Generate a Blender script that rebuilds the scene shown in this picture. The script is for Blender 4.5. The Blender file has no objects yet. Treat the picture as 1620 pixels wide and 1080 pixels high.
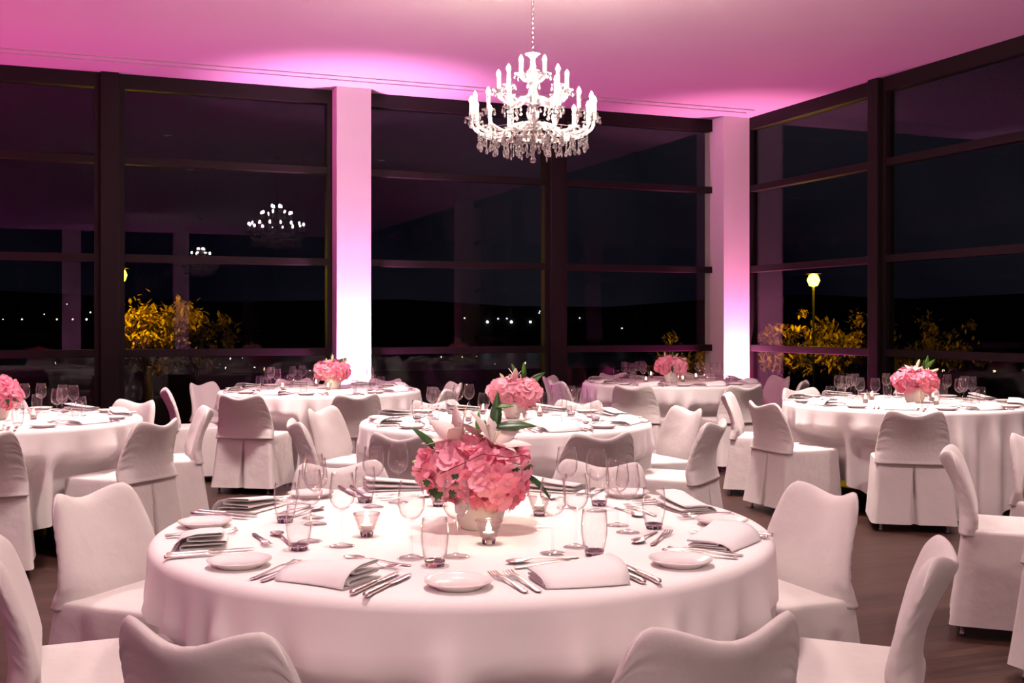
import bpy, bmesh, math, random
from mathutils import Vector, Matrix, noise

# ------------------------------------------------------------------ camera, world, exposure
scene = bpy.context.scene
COL = scene.collection
F = 1760.0            # focal length in pixels of the 1620 x 1080 frame
HZ = 510.0            # horizon row
CAMZ = 1.36
TH = math.radians(21.5)   # the room is turned by this against the view
ST, CT = math.sin(TH), math.cos(TH)

cam_d = bpy.data.cameras.new('camera')
cam_d.sensor_width = 36.0
cam_d.lens = F / 1620.0 * 36.0
cam_d.shift_y = (HZ - 540.0) / 1620.0
cam_d.clip_end = 2000.0
cam = bpy.data.objects.new('camera', cam_d)
COL.objects.link(cam)
cam.location = (0, 0, CAMZ)
cam.rotation_euler = (math.pi / 2, 0, -TH)
scene.camera = cam

vs = scene.view_settings
vs.view_transform = 'Standard'
vs.look = 'None'
vs.gamma = 1.0
vs.use_curve_mapping = False
vs.exposure = 0.15

cy = scene.cycles
cy.use_denoising = True
cy.max_bounces = 12
cy.diffuse_bounces = 4
cy.glossy_bounces = 4
cy.transmission_bounces = 8
cy.transparent_max_bounces = 40
cy.caustics_reflective = False
cy.caustics_refractive = False
cy.sample_clamp_indirect = 4.0
cy.use_light_tree = True

# light levels
BULB = 850.0        # emission strength of a chandelier bulb
UP = 330.0           # uplight power (W)
FILL_DOWN = 600.0          # power (W) of the added, unseen downlights

world = bpy.data.worlds.new('night_sky')
scene.world = world
world.use_nodes = True
wn = world.node_tree.nodes
wl = world.node_tree.links
bg = wn['Background']
tc = wn.new('ShaderNodeTexCoord')
nz = wn.new('ShaderNodeTexNoise')
nz.inputs['Scale'].default_value = 2.2
nz.inputs['Detail'].default_value = 3.0
rp = wn.new('ShaderNodeValToRGB')
rp.color_ramp.elements[0].position = 0.40
rp.color_ramp.elements[0].color = (0.0008, 0.0008, 0.0026, 1)
rp.color_ramp.elements[1].position = 0.72
rp.color_ramp.elements[1].color = (0.014, 0.013, 0.019, 1)
wl.new(tc.outputs['Generated'], nz.inputs['Vector'])
wl.new(nz.outputs['Fac'], rp.inputs['Fac'])
wl.new(rp.outputs['Color'], bg.inputs['Color'])
bg.inputs['Strength'].default_value = 1.0


def W(cx, cyy, z=0.0):
    """view-aligned metres (right, ahead) -> room-aligned world"""
    return Vector((CT * cx + ST * cyy, -ST * cx + CT * cyy, z))


def PZ(px, py, z):
    """the world point at height z that the photograph shows at (px, py)"""
    d = F * (CAMZ - z) / (py - HZ)
    return W((px - 810.0) * d / F, d, z)


def PD(px, py, d):
    """the world point at distance d ahead that the photograph shows at (px, py)"""
    return W((px - 810.0) * d / F, d, CAMZ - (py - HZ) * d / F)


def to_px(p):
    cx = CT * p[0] - ST * p[1]
    cd = ST * p[0] + CT * p[1]
    if cd <= 0.05:
        return (-9999, -9999)
    return (810 + F * cx / cd, HZ + F * (CAMZ - p[2]) / cd)


# ------------------------------------------------------------------ materials
MATS = {}


def mat(name):
    m = bpy.data.materials.new(name)
    m.use_nodes = True
    MATS[name] = m
    return m, m.node_tree.nodes, m.node_tree.links, m.node_tree.nodes['Principled BSDF']


def simple(name, col, rough=0.5, metal=0.0, trans=0.0, ior=1.45, emit=None, estr=0.0, spec=0.5, coat=0.0, sss=0.0):
    m, n, l, b = mat(name)
    b.inputs['Base Color'].default_value = (*col, 1)
    b.inputs['Roughness'].default_value = rough
    b.inputs['Metallic'].default_value = metal
    b.inputs['Transmission Weight'].default_value = trans
    b.inputs['IOR'].default_value = ior
    b.inputs['Specular IOR Level'].default_value = spec
    b.inputs['Coat Weight'].default_value = coat
    if emit:
        b.inputs['Emission Color'].default_value = (*emit, 1)
        b.inputs['Emission Strength'].default_value = estr
    return m


def ramp_noise(n, l, scale, detail, stops, coord='Object', rough=0.5):
    t = n.new('ShaderNodeTexCoord')
    x = n.new('ShaderNodeTexNoise')
    x.inputs['Scale'].default_value = scale
    x.inputs['Detail'].default_value = detail
    x.inputs['Roughness'].default_value = rough
    r = n.new('ShaderNodeValToRGB')
    while len(r.color_ramp.elements) < len(stops):
        r.color_ramp.elements.new(0.5)
    for e, (p, c) in zip(r.color_ramp.elements, stops):
        e.position = p
        e.color = (*c, 1)
    l.new(t.outputs[coord], x.inputs['Vector'])
    l.new(x.outputs['Fac'], r.inputs['Fac'])
    return t, x, r


def fabric(name, c0, c1, bump=0.25, bscale=9.0, rough=0.85):
    m, n, l, b = mat(name)
    t, x, r = ramp_noise(n, l, 3.0, 3, [(0.3, c0), (0.7, c1)])
    l.new(r.outputs['Color'], b.inputs['Base Color'])
    b.inputs['Roughness'].default_value = rough
    b.inputs['Specular IOR Level'].default_value = 0.2
    b.inputs['Sheen Weight'].default_value = 0.1
    x2 = n.new('ShaderNodeTexNoise')
    x2.inputs['Scale'].default_value = bscale
    x2.inputs['Detail'].default_value = 3
    w = n.new('ShaderNodeTexNoise')
    w.inputs['Scale'].default_value = 420
    w.inputs['Detail'].default_value = 1
    ad = n.new('ShaderNodeMath')
    ad.operation = 'MULTIPLY_ADD'
    ad.inputs[1].default_value = 0.05
    bp = n.new('ShaderNodeBump')
    bp.inputs['Strength'].default_value = bump
    bp.inputs['Distance'].default_value = 0.02
    l.new(t.outputs['Object'], x2.inputs['Vector'])
    l.new(t.outputs['Object'], w.inputs['Vector'])
    l.new(w.outputs['Fac'], ad.inputs[0])
    l.new(x2.outputs['Fac'], ad.inputs[2])
    l.new(ad.outputs[0], bp.inputs['Height'])
    l.new(bp.outputs['Normal'], b.inputs['Normal'])
    return m


def thin_glass(name, f0, edge, tint=(1, 1, 1), power=4.0, fmax=1.0):
    """clear glass without bending: Fresnel-weighted mirror over see-through"""
    m = bpy.data.materials.new(name)
    m.use_nodes = True
    n, l = m.node_tree.nodes, m.node_tree.links
    n.remove(n['Principled BSDF'])
    out = n['Material Output']
    lw = n.new('ShaderNodeLayerWeight')
    lw.inputs['Blend'].default_value = 0.5
    pw = n.new('ShaderNodeMath'); pw.operation = 'POWER'; pw.inputs[1].default_value = power
    ma = n.new('ShaderNodeMath'); ma.operation = 'MULTIPLY_ADD'
    ma.inputs[1].default_value = fmax - f0
    ma.inputs[2].default_value = f0
    l.new(lw.outputs['Facing'], pw.inputs[0])
    l.new(pw.outputs[0], ma.inputs[0])
    tr = n.new('ShaderNodeBsdfTransparent')
    mc = n.new('ShaderNodeMix'); mc.data_type = 'RGBA'
    mc.inputs[6].default_value = (*tint, 1)
    mc.inputs[7].default_value = (*edge, 1)
    l.new(pw.outputs[0], mc.inputs[0])
    l.new(mc.outputs[2], tr.inputs['Color'])
    gl = n.new('ShaderNodeBsdfGlossy')
    gl.inputs['Roughness'].default_value = 0.0
    gl.inputs['Color'].default_value = (1, 1, 1, 1)
    mx = n.new('ShaderNodeMixShader')
    l.new(ma.outputs[0], mx.inputs[0])
    l.new(tr.outputs[0], mx.inputs[1])
    l.new(gl.outputs[0], mx.inputs[2])
    l.new(mx.outputs[0], out.inputs['Surface'])
    MATS[name] = m
    return m


def add_translucent(name, fac):
    m = MATS[name]
    n, l = m.node_tree.nodes, m.node_tree.links
    b, out = n['Principled BSDF'], n['Material Output']
    tr = n.new('ShaderNodeBsdfTranslucent')
    mx = n.new('ShaderNodeMixShader'); mx.inputs[0].default_value = fac
    src = b.inputs['Base Color']
    if src.is_linked:
        l.new(src.links[0].from_socket, tr.inputs['Color'])
    else:
        tr.inputs['Color'].default_value = src.default_value
    l.new(b.outputs[0], mx.inputs[1]); l.new(tr.outputs[0], mx.inputs[2])
    l.new(mx.outputs[0], out.inputs['Surface'])


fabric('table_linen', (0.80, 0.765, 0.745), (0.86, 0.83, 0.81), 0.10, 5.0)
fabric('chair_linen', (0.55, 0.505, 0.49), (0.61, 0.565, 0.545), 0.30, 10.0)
fabric('napkin_linen', (0.90, 0.875, 0.86), (0.93, 0.91, 0.90), 0.12, 14.0)
simple('porcelain', (0.84, 0.80, 0.77), 0.12, coat=0.4)
simple('vase_ceramic', (0.72, 0.69, 0.66), 0.22, coat=0.3)
simple('silver', (0.93, 0.87, 0.82), 0.27, metal=1.0)
simple('chrome_leg', (0.45, 0.42, 0.42), 0.3, metal=1.0)
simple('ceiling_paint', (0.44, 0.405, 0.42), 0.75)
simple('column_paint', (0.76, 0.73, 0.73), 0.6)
simple('dark_frame', (0.011, 0.0075, 0.0075), 0.55, spec=0.18)
simple('dark_panel', (0.03, 0.024, 0.022), 0.5)
simple('black_metal', (0.015, 0.015, 0.016), 0.4, metal=0.5)
simple('dark_wood', (0.05, 0.035, 0.028), 0.6)
simple('lens_glow', (0.8, 0.5, 0.8), 0.3, emit=(1.0, 0.45, 0.95), estr=12.0)
simple('added_downlight_glow', (0.9, 0.85, 0.8), 0.3, emit=(1.0, 0.86, 0.74), estr=3.0)
simple('bulb_glow', (1, 0.95, 0.9), 0.3, emit=(1.0, 0.80, 0.66), estr=BULB)
simple('candle_sleeve', (0.9, 0.88, 0.85), 0.4)
simple('brass', (0.75, 0.68, 0.60), 0.22, metal=1.0)
simple('crystal', (1, 0.985, 0.98), 0.0, trans=0.80, ior=1.55)
simple('crystal_base', (1, 0.99, 0.985), 0.0, trans=1.0, ior=1.5)
simple('wax', (0.92, 0.86, 0.76), 0.5)
simple('flame_glow', (1, 0.8, 0.4), 0.5, emit=(1.0, 0.70, 0.34), estr=120.0)
simple('lamp_glow', (1, 0.8, 0.2), 0.5, emit=(1.0, 0.60, 0.0018), estr=420.0)
simple('shore_glow_white', (1, 1, 1), 0.5, emit=(0.75, 0.88, 1.0), estr=14.0)
simple('shore_glow_amber', (1, 1, 1), 0.5, emit=(1.0, 0.6, 0.25), estr=8.0)
thin_glass('drinking_glass', 0.035, (0.72, 0.69, 0.70), (0.995, 0.993, 0.993), 3.6, 0.9)
thin_glass('votive_glass', 0.10, (0.9, 0.82, 0.78), (0.995, 0.985, 0.975), 2.2, 0.85)
thin_glass('window_glass', 0.020, (0.9, 0.9, 0.9), (0.94, 0.94, 0.95), 5.0, 1.0)
thin_glass('crystal_thin', 0.45, (0.9, 0.9, 0.9), (1, 1, 1), 2.0, 0.95)
MATS['crystal_thin'].node_tree.nodes['Glossy BSDF'].inputs['Roughness'].default_value = 0.22

# petals
m, n, l, b = mat('hydrangea_petal')
oi = n.new('ShaderNodeObjectInfo')
t, x, r = ramp_noise(n, l, 26.0, 2, [(0.2, (1.0, 0.28, 0.42)), (0.5, (1.0, 0.42, 0.54)), (0.85, (1.0, 0.62, 0.70))])
ad = n.new('ShaderNodeMath'); ad.operation = 'MULTIPLY_ADD'; ad.inputs[1].default_value = 0.35
sb = n.new('ShaderNodeMath'); sb.operation = 'SUBTRACT'; sb.inputs[1].default_value = 0.17
l.new(oi.outputs['Random'], ad.inputs[0]); l.new(x.outputs['Fac'], ad.inputs[2])
l.new(ad.outputs[0], sb.inputs[0]); l.new(sb.outputs[0], r.inputs['Fac'])
l.new(r.outputs['Color'], b.inputs['Base Color'])
b.inputs['Roughness'].default_value = 0.55
b.inputs['Subsurface Weight'].default_value = 0.0
m, n, l, b = mat('lily_petal')
t, x, r = ramp_noise(n, l, 14.0, 2, [(0.3, (0.95, 0.78, 0.72)), (0.7, (0.96, 0.91, 0.88))])
l.new(r.outputs['Color'], b.inputs['Base Color']); b.inputs['Roughness'].default_value = 0.5
m, n, l, b = mat('leaf_green')
t, x, r = ramp_noise(n, l, 18.0, 3, [(0.3, (0.012, 0.042, 0.010)), (0.7, (0.035, 0.11, 0.02))])
l.new(r.outputs['Color'], b.inputs['Base Color']); b.inputs['Roughness'].default_value = 0.35
m, n, l, b = mat('leaf_fresh')
t, x, r = ramp_noise(n, l, 18.0, 3, [(0.3, (0.045, 0.16, 0.015)), (0.7, (0.10, 0.28, 0.03))])
l.new(r.outputs['Color'], b.inputs['Base Color']); b.inputs['Roughness'].default_value = 0.4
m, n, l, b = mat('bud_pale')
t, x, r = ramp_noise(n, l, 10.0, 2, [(0.35, (0.55, 0.58, 0.22)), (0.65, (0.85, 0.80, 0.60))])
l.new(r.outputs['Color'], b.inputs['Base Color']); b.inputs['Roughness'].default_value = 0.45
for nm_ in ('hydrangea_petal', 'lily_petal'):
    add_translucent(nm_, 0.25)
add_translucent('napkin_linen', 0.15)
add_translucent('candle_sleeve', 0.4)
simple('twig_bark', (0.09, 0.02, 0.015), 0.6)
m, n, l, b = mat('autumn_leaf')
t, x, r = ramp_noise(n, l, 5.0, 3, [(0.3, (0.10, 0.10, 0.015)), (0.5, (0.42, 0.27, 0.03)), (0.75, (0.62, 0.36, 0.05))])
l.new(r.outputs['Color'], b.inputs['Base Color']); b.inputs['Roughness'].default_value = 0.6
simple('bark', (0.05, 0.035, 0.025), 0.9)
simple('night_ground', (0.004, 0.0045, 0.0035), 0.95, spec=0.1)
simple('lamp_iron', (0.003, 0.003, 0.003), 0.9, spec=0.05)
simple('night_water', (0.003, 0.004, 0.006), 0.4, spec=0.15)

# floor boards: grain and board joints as fine relief
m, n, l, b = mat('floor_wood')
t = n.new('ShaderNodeTexCoord')
mp = n.new('ShaderNodeMapping'); mp.inputs['Scale'].default_value = (0.45, 5.5, 1.0)
nz1 = n.new('ShaderNodeTexNoise'); nz1.inputs['Scale'].default_value = 3.0; nz1.inputs['Detail'].default_value = 6; nz1.inputs['Distortion'].default_value = 1.4
rr = n.new('ShaderNodeValToRGB')
rr.color_ramp.elements[0].position = 0.3; rr.color_ramp.elements[0].color = (0.024, 0.0100, 0.0075, 1)
rr.color_ramp.elements[1].position = 0.75; rr.color_ramp.elements[1].color = (0.068, 0.031, 0.023, 1)
br = n.new('ShaderNodeTexBrick')
br.inputs['Scale'].default_value = 1.0
br.inputs['Brick Width'].default_value = 2.2
br.inputs['Row Height'].default_value = 0.19
br.inputs['Mortar Size'].default_value = 0.003
br.inputs['Color1'].default_value = (1, 1, 1, 1); br.inputs['Color2'].default_value = (0.78, 0.78, 0.78, 1)
br.inputs['Mortar'].default_value = (0.35, 0.35, 0.35, 1)
mu = n.new('ShaderNodeMix'); mu.data_type = 'RGBA'; mu.blend_type = 'MULTIPLY'; mu.inputs[0].default_value = 1.0
l.new(t.outputs['Object'], mp.inputs['Vector']); l.new(mp.outputs['Vector'], nz1.inputs['Vector'])
l.new(nz1.outputs['Fac'], rr.inputs['Fac']); l.new(t.outputs['Object'], br.inputs['Vector'])
l.new(rr.outputs['Color'], mu.inputs[6]); l.new(br.outputs['Color'], mu.inputs[7])
l.new(mu.outputs[2], b.inputs['Base Color'])
b.inputs['Roughness'].default_value = 0.42
b.inputs['Specular IOR Level'].default_value = 0.22


# ------------------------------------------------------------------ mesh helpers
def tag(o, label=None, cat=None, group=None, kind=None):
    if label: o['label'] = label
    if cat: o['category'] = cat
    if group: o['group'] = group
    if kind: o['kind'] = kind
    return o


def empty(name, loc=(0, 0, 0), rz=0.0):
    o = bpy.data.objects.new(name, None)
    COL.objects.link(o)
    o.empty_display_size = 0.1
    o.location = loc
    o.rotation_euler = (0, 0, rz)
    return o


def mesh_from(bm, name, mt, smooth=True):
    bmesh.ops.recalc_face_normals(bm, faces=bm.faces[:])
    me = bpy.data.meshes.new(name)
    bm.to_mesh(me)
    bm.free()
    if smooth:
        me.shade_smooth()
    me.materials.append(MATS[mt])
    return me


def ob(name, me, parent=None, loc=(0, 0, 0), rot=(0, 0, 0), sc=(1, 1, 1)):
    o = bpy.data.objects.new(name, me)
    COL.objects.link(o)
    o.parent = parent
    o.location = loc
    o.rotation_euler = rot
    o.scale = sc
    return o


def copy_tree(o, parent=None):
    c = o.copy()
    COL.objects.link(c)
    c.parent = parent
    for ch in o.children:
        copy_tree(ch, c)
    return c


def box_bm(x0, x1, y0, y1, z0, z1, bm=None):
    bm = bm or bmesh.new()
    v = [bm.verts.new(p) for p in ((x0, y0, z0), (x1, y0, z0), (x1, y1, z0), (x0, y1, z0), (x0, y0, z1), (x1, y0, z1), (x1, y1, z1), (x0, y1, z1))]
    for f in ((0, 3, 2, 1), (4, 5, 6, 7), (0, 1, 5, 4), (1, 2, 6, 5), (2, 3, 7, 6), (3, 0, 4, 7)):
        bm.faces.new([v[i] for i in f])
    return bm


def box(name, x0, x1, y0, y1, z0, z1, mt, parent=None, bev=0.0):
    cx_, cy_, cz_ = (x0 + x1) / 2, (y0 + y1) / 2, (z0 + z1) / 2
    bm = box_bm(x0 - cx_, x1 - cx_, y0 - cy_, y1 - cy_, z0 - cz_, z1 - cz_)
    if bev:
        bmesh.ops.bevel(bm, geom=bm.edges[:], offset=bev, segments=2, affect='EDGES', profile=0.5)
    return ob(name, mesh_from(bm, name, mt, False), parent, (cx_, cy_, cz_))


def lathe(prof, n=24, closed_top=True, closed_bottom=True, bm=None):
    """prof: list of (r, z), from one end to the other"""
    bm = bm or bmesh.new()
    rings = []
    for r, z in prof:
        if r < 1e-5:
            rings.append([bm.verts.new((0, 0, z))])
        else:
            rings.append([bm.verts.new((r * math.cos(2 * math.pi * k / n), r * math.sin(2 * math.pi * k / n), z)) for k in range(n)])
    for a, b in zip(rings, rings[1:]):
        if len(a) == 1 and len(b) == 1:
            continue
        for k in range(n):
            j = (k + 1) % n
            if len(a) == 1:
                bm.faces.new((a[0], b[k], b[j]))
            elif len(b) == 1:
                bm.faces.new((a[k], b[0], a[j]))
            else:
                bm.faces.new((a[k], b[k], b[j], a[j]))
    return bm


def tube(pts, rad, n=8, bm=None, cap=True):
    """a tube through pts; rad is a number or a list"""
    bm = bm or bmesh.new()
    pts = [Vector(p) for p in pts]
    rs = rad if isinstance(rad, (list, tuple)) else [rad] * len(pts)
    rings = []
    ref = Vector((0, 0, 1))
    for i, p in enumerate(pts):
        a = pts[max(i - 1, 0)]; b = pts[min(i + 1, len(pts) - 1)]
        t = (b - a).normalized()
        s = t.cross(ref)
        if s.length < 1e-3:
            s = t.cross(Vector((0, 1, 0)))
        s.normalize()
        u = s.cross(t)
        rings.append([bm.verts.new(p + rs[i] * (math.cos(2 * math.pi * k / n) * s + math.sin(2 * math.pi * k / n) * u)) for k in range(n)])
    for a, b in zip(rings, rings[1:]):
        for k in range(n):
            j = (k + 1) % n
            bm.faces.new((a[k], a[j], b[j], b[k]))
    if cap:
        bm.faces.new(rings[0][::-1])
        bm.faces.new(rings[-1])
    return bm


def loft(rings, bm=None, cap0=False, cap1=False, closed=True):
    bm = bm or bmesh.new()
    vr = [[bm.verts.new(p) for p in r] for r in rings]
    n = len(vr[0])
    for a, b in zip(vr, vr[1:]):
        for k in range(n if closed else n - 1):
            j = (k + 1) % n
            bm.faces.new((a[k], a[j], b[j], b[k]))
    if cap0: bm.faces.new(vr[0][::-1])
    if cap1: bm.faces.new(vr[-1])
    return bm


def bez(p0, p1, p2, p3, n):
    out = []
    for i in range(n + 1):
        t = i / n
        a = (1 - t) ** 3; b = 3 * t * (1 - t) ** 2; c = 3 * t * t * (1 - t); d = t ** 3
        out.append(tuple(a * q + b * w + c * e + d * r for q, w, e, r in zip(p0, p1, p2, p3)))
    return out


def spow(v, e):
    return math.copysign(abs(v) ** e, v)


def sstep(a, b, x):
    t = min(1.0, max(0.0, (x - a) / (b - a)))
    return t * t * (3 - 2 * t)


# ------------------------------------------------------------------ room shell
CEIL = 3.90
UW = 7.87        # glass plane of the side windows (world x)
NW = 12.10       # glass plane of the back windows (world y)
NR = -8.80       # rear windows behind the camera
UL = -7.10       # wall far to the left
BAY = 2.48


def struct(o, label=None):
    o['kind'] = 'structure'
    if label: o['label'] = label
    return o


struct(box('floor', UL - 0.2, UW + 0.3, NR - 0.3, NW + 0.3, -0.2, 0.0, 'floor_wood'), 'dark brown wooden floor')
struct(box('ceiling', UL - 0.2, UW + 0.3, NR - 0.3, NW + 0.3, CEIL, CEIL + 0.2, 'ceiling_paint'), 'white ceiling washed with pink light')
struct(box('wall_left', UL - 0.15, UL, NR - 0.3, NW + 0.3, 0.0, CEIL, 'dark_panel'), 'dark wall panel outside the view')

# curtain tracks let into the ceiling in front of the windows
for k, (x0, x1, y0, y1) in enumerate(((UL, UW - 0.3, NW - 0.62, NW - 0.585), (UL, UW - 0.3, NW - 0.80, NW - 0.775))):
    struct(box('trim_%d' % (k + 1), x0, x1, y0, y1, CEIL - 0.012, CEIL + 0.0, 'ceiling_paint'), 'slim curtain track on the ceiling before the back windows')

Z_TR = (1.045, 2.02, 3.02)     # transom heights
win_n = 0


def window_bay(along, a0, a1, plane, side, label, lines=Z_TR):
    """one glazed bay. along 'x': wall runs in x at y=plane; 'y': runs in y at x=plane. side=+1: outside lies toward +"""
    global win_n
    win_n += 1
    mid = (a0 + a1) / 2
    w = empty('window_%d' % win_n, (mid, plane, 0) if along == 'x' else (plane, mid, 0))
    struct(w, label)
    hw = (a1 - a0) / 2

    def part(name, s0, s1, d0, d1, z0, z1, mt, bev=0.0):
        if side < 0:
            d0, d1 = -d1, -d0
        if along == 'x':
            return box(name, s0, s1, d0, d1, z0, z1, mt, w, bev)
        return box(name, d0, d1, s0, s1, z0, z1, mt, w, bev)
    fw = 0.055
    part('side_frame', -hw, -hw + fw, -0.06, 0.05, 0.0, CEIL, 'dark_frame')
    part('side_frame', hw - fw, hw, -0.06, 0.05, 0.0, CEIL, 'dark_frame')
    part('top_frame', -hw + fw, hw - fw, -0.06, 0.05, CEIL - 0.15, CEIL, 'dark_frame')
    part('bottom_frame', -hw + fw, hw - fw, -0.06, 0.05, 0.0, 0.10, 'dark_frame')
    zs = [0.10] + list(lines) + [CEIL - 0.15]
    for i, z in enumerate(lines):
        part('transom', -hw + fw, hw - fw, -0.055, 0.05, z - 0.04, z + 0.04, 'dark_frame', 0.006)
    for i in range(len(zs) - 1):
        z0 = zs[i] + (0.04 if i else 0.0)
        z1 = zs[i + 1] - (0.04 if i < len(zs) - 2 else 0.0)
        part('pane', -hw + fw, hw - fw, -0.006, 0.006, z0, z1, 'window_glass')
    return w


trim_n = 2


def mullion(x, y, wx, wy, label):
    global trim_n
    trim_n += 1
    return struct(box('trim_%d' % trim_n, x - wx, x + wx, y - wy, y + wy, 0, CEIL, 'dark_frame', None, 0.006), label)


col_n = 0


def column(x0, x1, y0, y1, label):
    global col_n
    col_n += 1
    o = struct(box('column_%d' % col_n, x0, x1, y0, y1, 0, CEIL, 'column_paint', None, 0.004), label)
    return o


U1 = 2.82     # axis of the first column
# back windows: bays between mullions at U1 + k*BAY
for k in range(-4, 2):
    a0 = U1 + k * BAY + 0.09
    a1 = min(U1 + (k + 1) * BAY - 0.09, UW - 0.05)
    if k * 1.0 in (0.0,): a0 = U1 + 0.19
    if k == -1: a1 = U1 - 0.19
    window_bay('x', a0, a1, NW, 1, 'tall dark-framed back window bay with three transoms')
for k in (-3, -1, 1):
    mullion(U1 + k * BAY, NW - 0.02, 0.088, 0.10, 'dark post between two back window bays')
NF1 = 11.82
column(U1 - 0.19, U1 + 0.19, NF1, NW + 0.12, 'square white column washed with lavender light between back windows')
column(7.44, UW - 0.03, 11.78, NW + 0.12, 'square white corner column washed with pink light')
column(U1 - 2 * BAY - 0.19, U1 - 2 * BAY + 0.19, NF1, NW + 0.12, 'square white column beyond the view')
# side windows
for k in range(0, 8):
    n1 = 11.90 - k * BAY - 0.08
    n0 = 11.90 - (k + 1) * BAY + 0.08
    if n0 < NR: n0 = NR
    window_bay('y', n0, n1, UW, 1, 'tall dark-framed side window bay with three transoms')
for k in (1, 2, 3, 5, 6, 7):
    mullion(UW - 0.02, 11.90 - k * BAY, 0.10, 0.078, 'dark post between two side window bays')
column(UW - 0.36, UW + 0.1, 11.90 - 4 * BAY - 0.19, 11.90 - 4 * BAY + 0.19, 'square white column on the side window wall beyond the view')
# rear windows, seen only as reflections
for k in range(-3, 2):
    window_bay('x', U1 + k * BAY + 0.09, min(U1 + (k + 1) * BAY - 0.09, UW), NR, -1, 'tall dark-framed rear window bay behind the viewer')
for k in (-2, 1):
    mullion(U1 + k * BAY, NR + 0.02, 0.088, 0.10, 'dark post between two rear window bays')
column(U1 - 0.19, U1 + 0.19, NR - 0.1, NR + 0.62, 'square white column on the rear window wall')
column(-0.06 - 0.24, -0.06 + 0.24, NR - 0.1, NR + 0.3, 'broad white column on the rear window wall')


# ------------------------------------------------------------------ uplights
def uplight(x, y, aim, power, colr, label, size=158, blend=0.55, column=0, graze=(0, 0.05, 0)):
    u = empty('uplight', (x, y, 0))
    tag(u, label, 'uplight', 'uplights at the feet of the columns')
    ob('body', mesh_from(lathe([(0.0, 0.012), (0.075, 0.012), (0.08, 0.03), (0.08, 0.13), (0.07, 0.14), (0.065, 0.125), (0.0, 0.125)], 20), 'uplight_body', 'black_metal'), u)
    ob('lens', mesh_from(lathe([(0.0, 0.127), (0.06, 0.127), (0.06, 0.131), (0.0, 0.131)], 20), 'uplight_lens', 'lens_glow'), u)
    for s in (-1, 1):
        ob('foot', mesh_from(box_bm(-0.02, 0.02, -0.07, 0.07, 0.0, 0.012), 'uplight_foot', 'black_metal', False), u, (s * 0.05, 0, 0))
    ld = bpy.data.lights.new('uplight_beam', 'SPOT')
    ld.energy = power
    ld.color = colr
    ld.spot_size = math.radians(size)
    ld.spot_blend = blend
    ld.shadow_soft_size = 0.05
    lo = bpy.data.objects.new('beam', ld)
    COL.objects.link(lo)
    lo.parent = u
    lo.location = (0, 0, 0.16)
    d = Vector(aim) - Vector((x, y, 0.16))
    lo.rotation_euler = d.to_track_quat('-Z', 'Y').to_euler()
    if column:                              # second, tighter head that grazes the column
        l2 = bpy.data.lights.new('uplight_graze', 'SPOT')
        l2.energy = column
        l2.color = (1.0, 0.22 + 0.78 * colr[1], 0.25 + 0.75 * colr[2])
        l2.spot_size = math.radians(56)
        l2.spot_blend = 1.0
        l2.shadow_soft_size = 0.04
        o2 = bpy.data.objects.new('graze_beam', l2)
        COL.objects.link(o2)
        o2.parent = u
        o2.location = (0.0, 0, 0.16)
        d2 = Vector((0, 0, 1)) + Vector(graze)
        o2.rotation_euler = d2.to_track_quat('-Z', 'Y').to_euler()
    return u


LAV = (1.0, 0.16, 0.70)
PNK = (1.0, 0.08, 0.42)
uplight(U1 + 0.02, NF1 - 0.17, (U1, NF1 - 0.9, CEIL), UP, LAV, 'small black uplight at the foot of the lavender column', column=1900)
uplight(7.62, 11.78 - 0.17, (7.3, 11.78 - 0.8, CEIL), UP, PNK, 'small black uplight at the foot of the pink corner column', column=1100)
uplight(U1 - 2 * BAY, NF1 - 0.17, (U1 - 2 * BAY, NF1 - 0.9, CEIL), UP * 1.5, PNK, 'small black uplight at a column beyond the left edge')
uplight(UW - 0.36 - 0.17, 11.90 - 4 * BAY, (UW - 0.48, 11.90 - 4 * BAY, CEIL), UP, PNK, 'small black uplight at the side wall column')
uplight(U1, NR + 0.62 + 0.17, (U1, NR + 0.74, CEIL), UP, LAV, 'small black uplight at the rear square column', column=400, graze=(0, -0.05, 0))
for k, (ux, uy) in enumerate(((UL + 0.3, 9.0), (UL + 0.3, 3.0), (UL + 0.3, -3.0))):  # extra uplights added out of view to spread pink over the ceiling
    uplight(ux, uy, (ux + 0.5, uy, CEIL), UP * 3.0, PNK, 'added unseen uplight standing at the %s of the wall beyond the left edge' % ('far end', 'middle', 'near end')[k])
uplight(-0.06, NR + 0.3 + 0.17, (-0.06, NR + 0.42, CEIL), UP, LAV, 'small black uplight at the broad rear column', column=250, graze=(0, -0.05, 0))


# ------------------------------------------------------------------ unseen ceiling downlights, added to brighten the tables
def downlight(x, y, power, label, size=104):
    u = empty('added_downlight', (x, y, CEIL))
    tag(u, label, 'downlight', 'added fill downlights in the unseen ceiling')
    ob('ring', mesh_from(lathe([(0.055, -0.001), (0.075, -0.001), (0.075, -0.008), (0.055, -0.012), (0.055, -0.001)], 24), 'added_downlight_ring', 'column_paint'), u)
    ob('lens', mesh_from(lathe([(0.0, -0.002), (0.054, -0.002), (0.054, -0.005), (0.0, -0.005)], 24), 'added_downlight_lens', 'added_downlight_glow'), u)
    ld = bpy.data.lights.new('added_downlight_beam', 'SPOT')
    ld.energy = power
    ld.color = (1.0, 0.80, 0.75)
    ld.spot_size = math.radians(size)
    ld.spot_blend = 0.8
    ld.shadow_soft_size = 0.12
    lo = bpy.data.objects.new('beam', ld)
    COL.objects.link(lo)
    lo.parent = u
    lo.location = (0, 0, -0.03)
    return u


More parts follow.
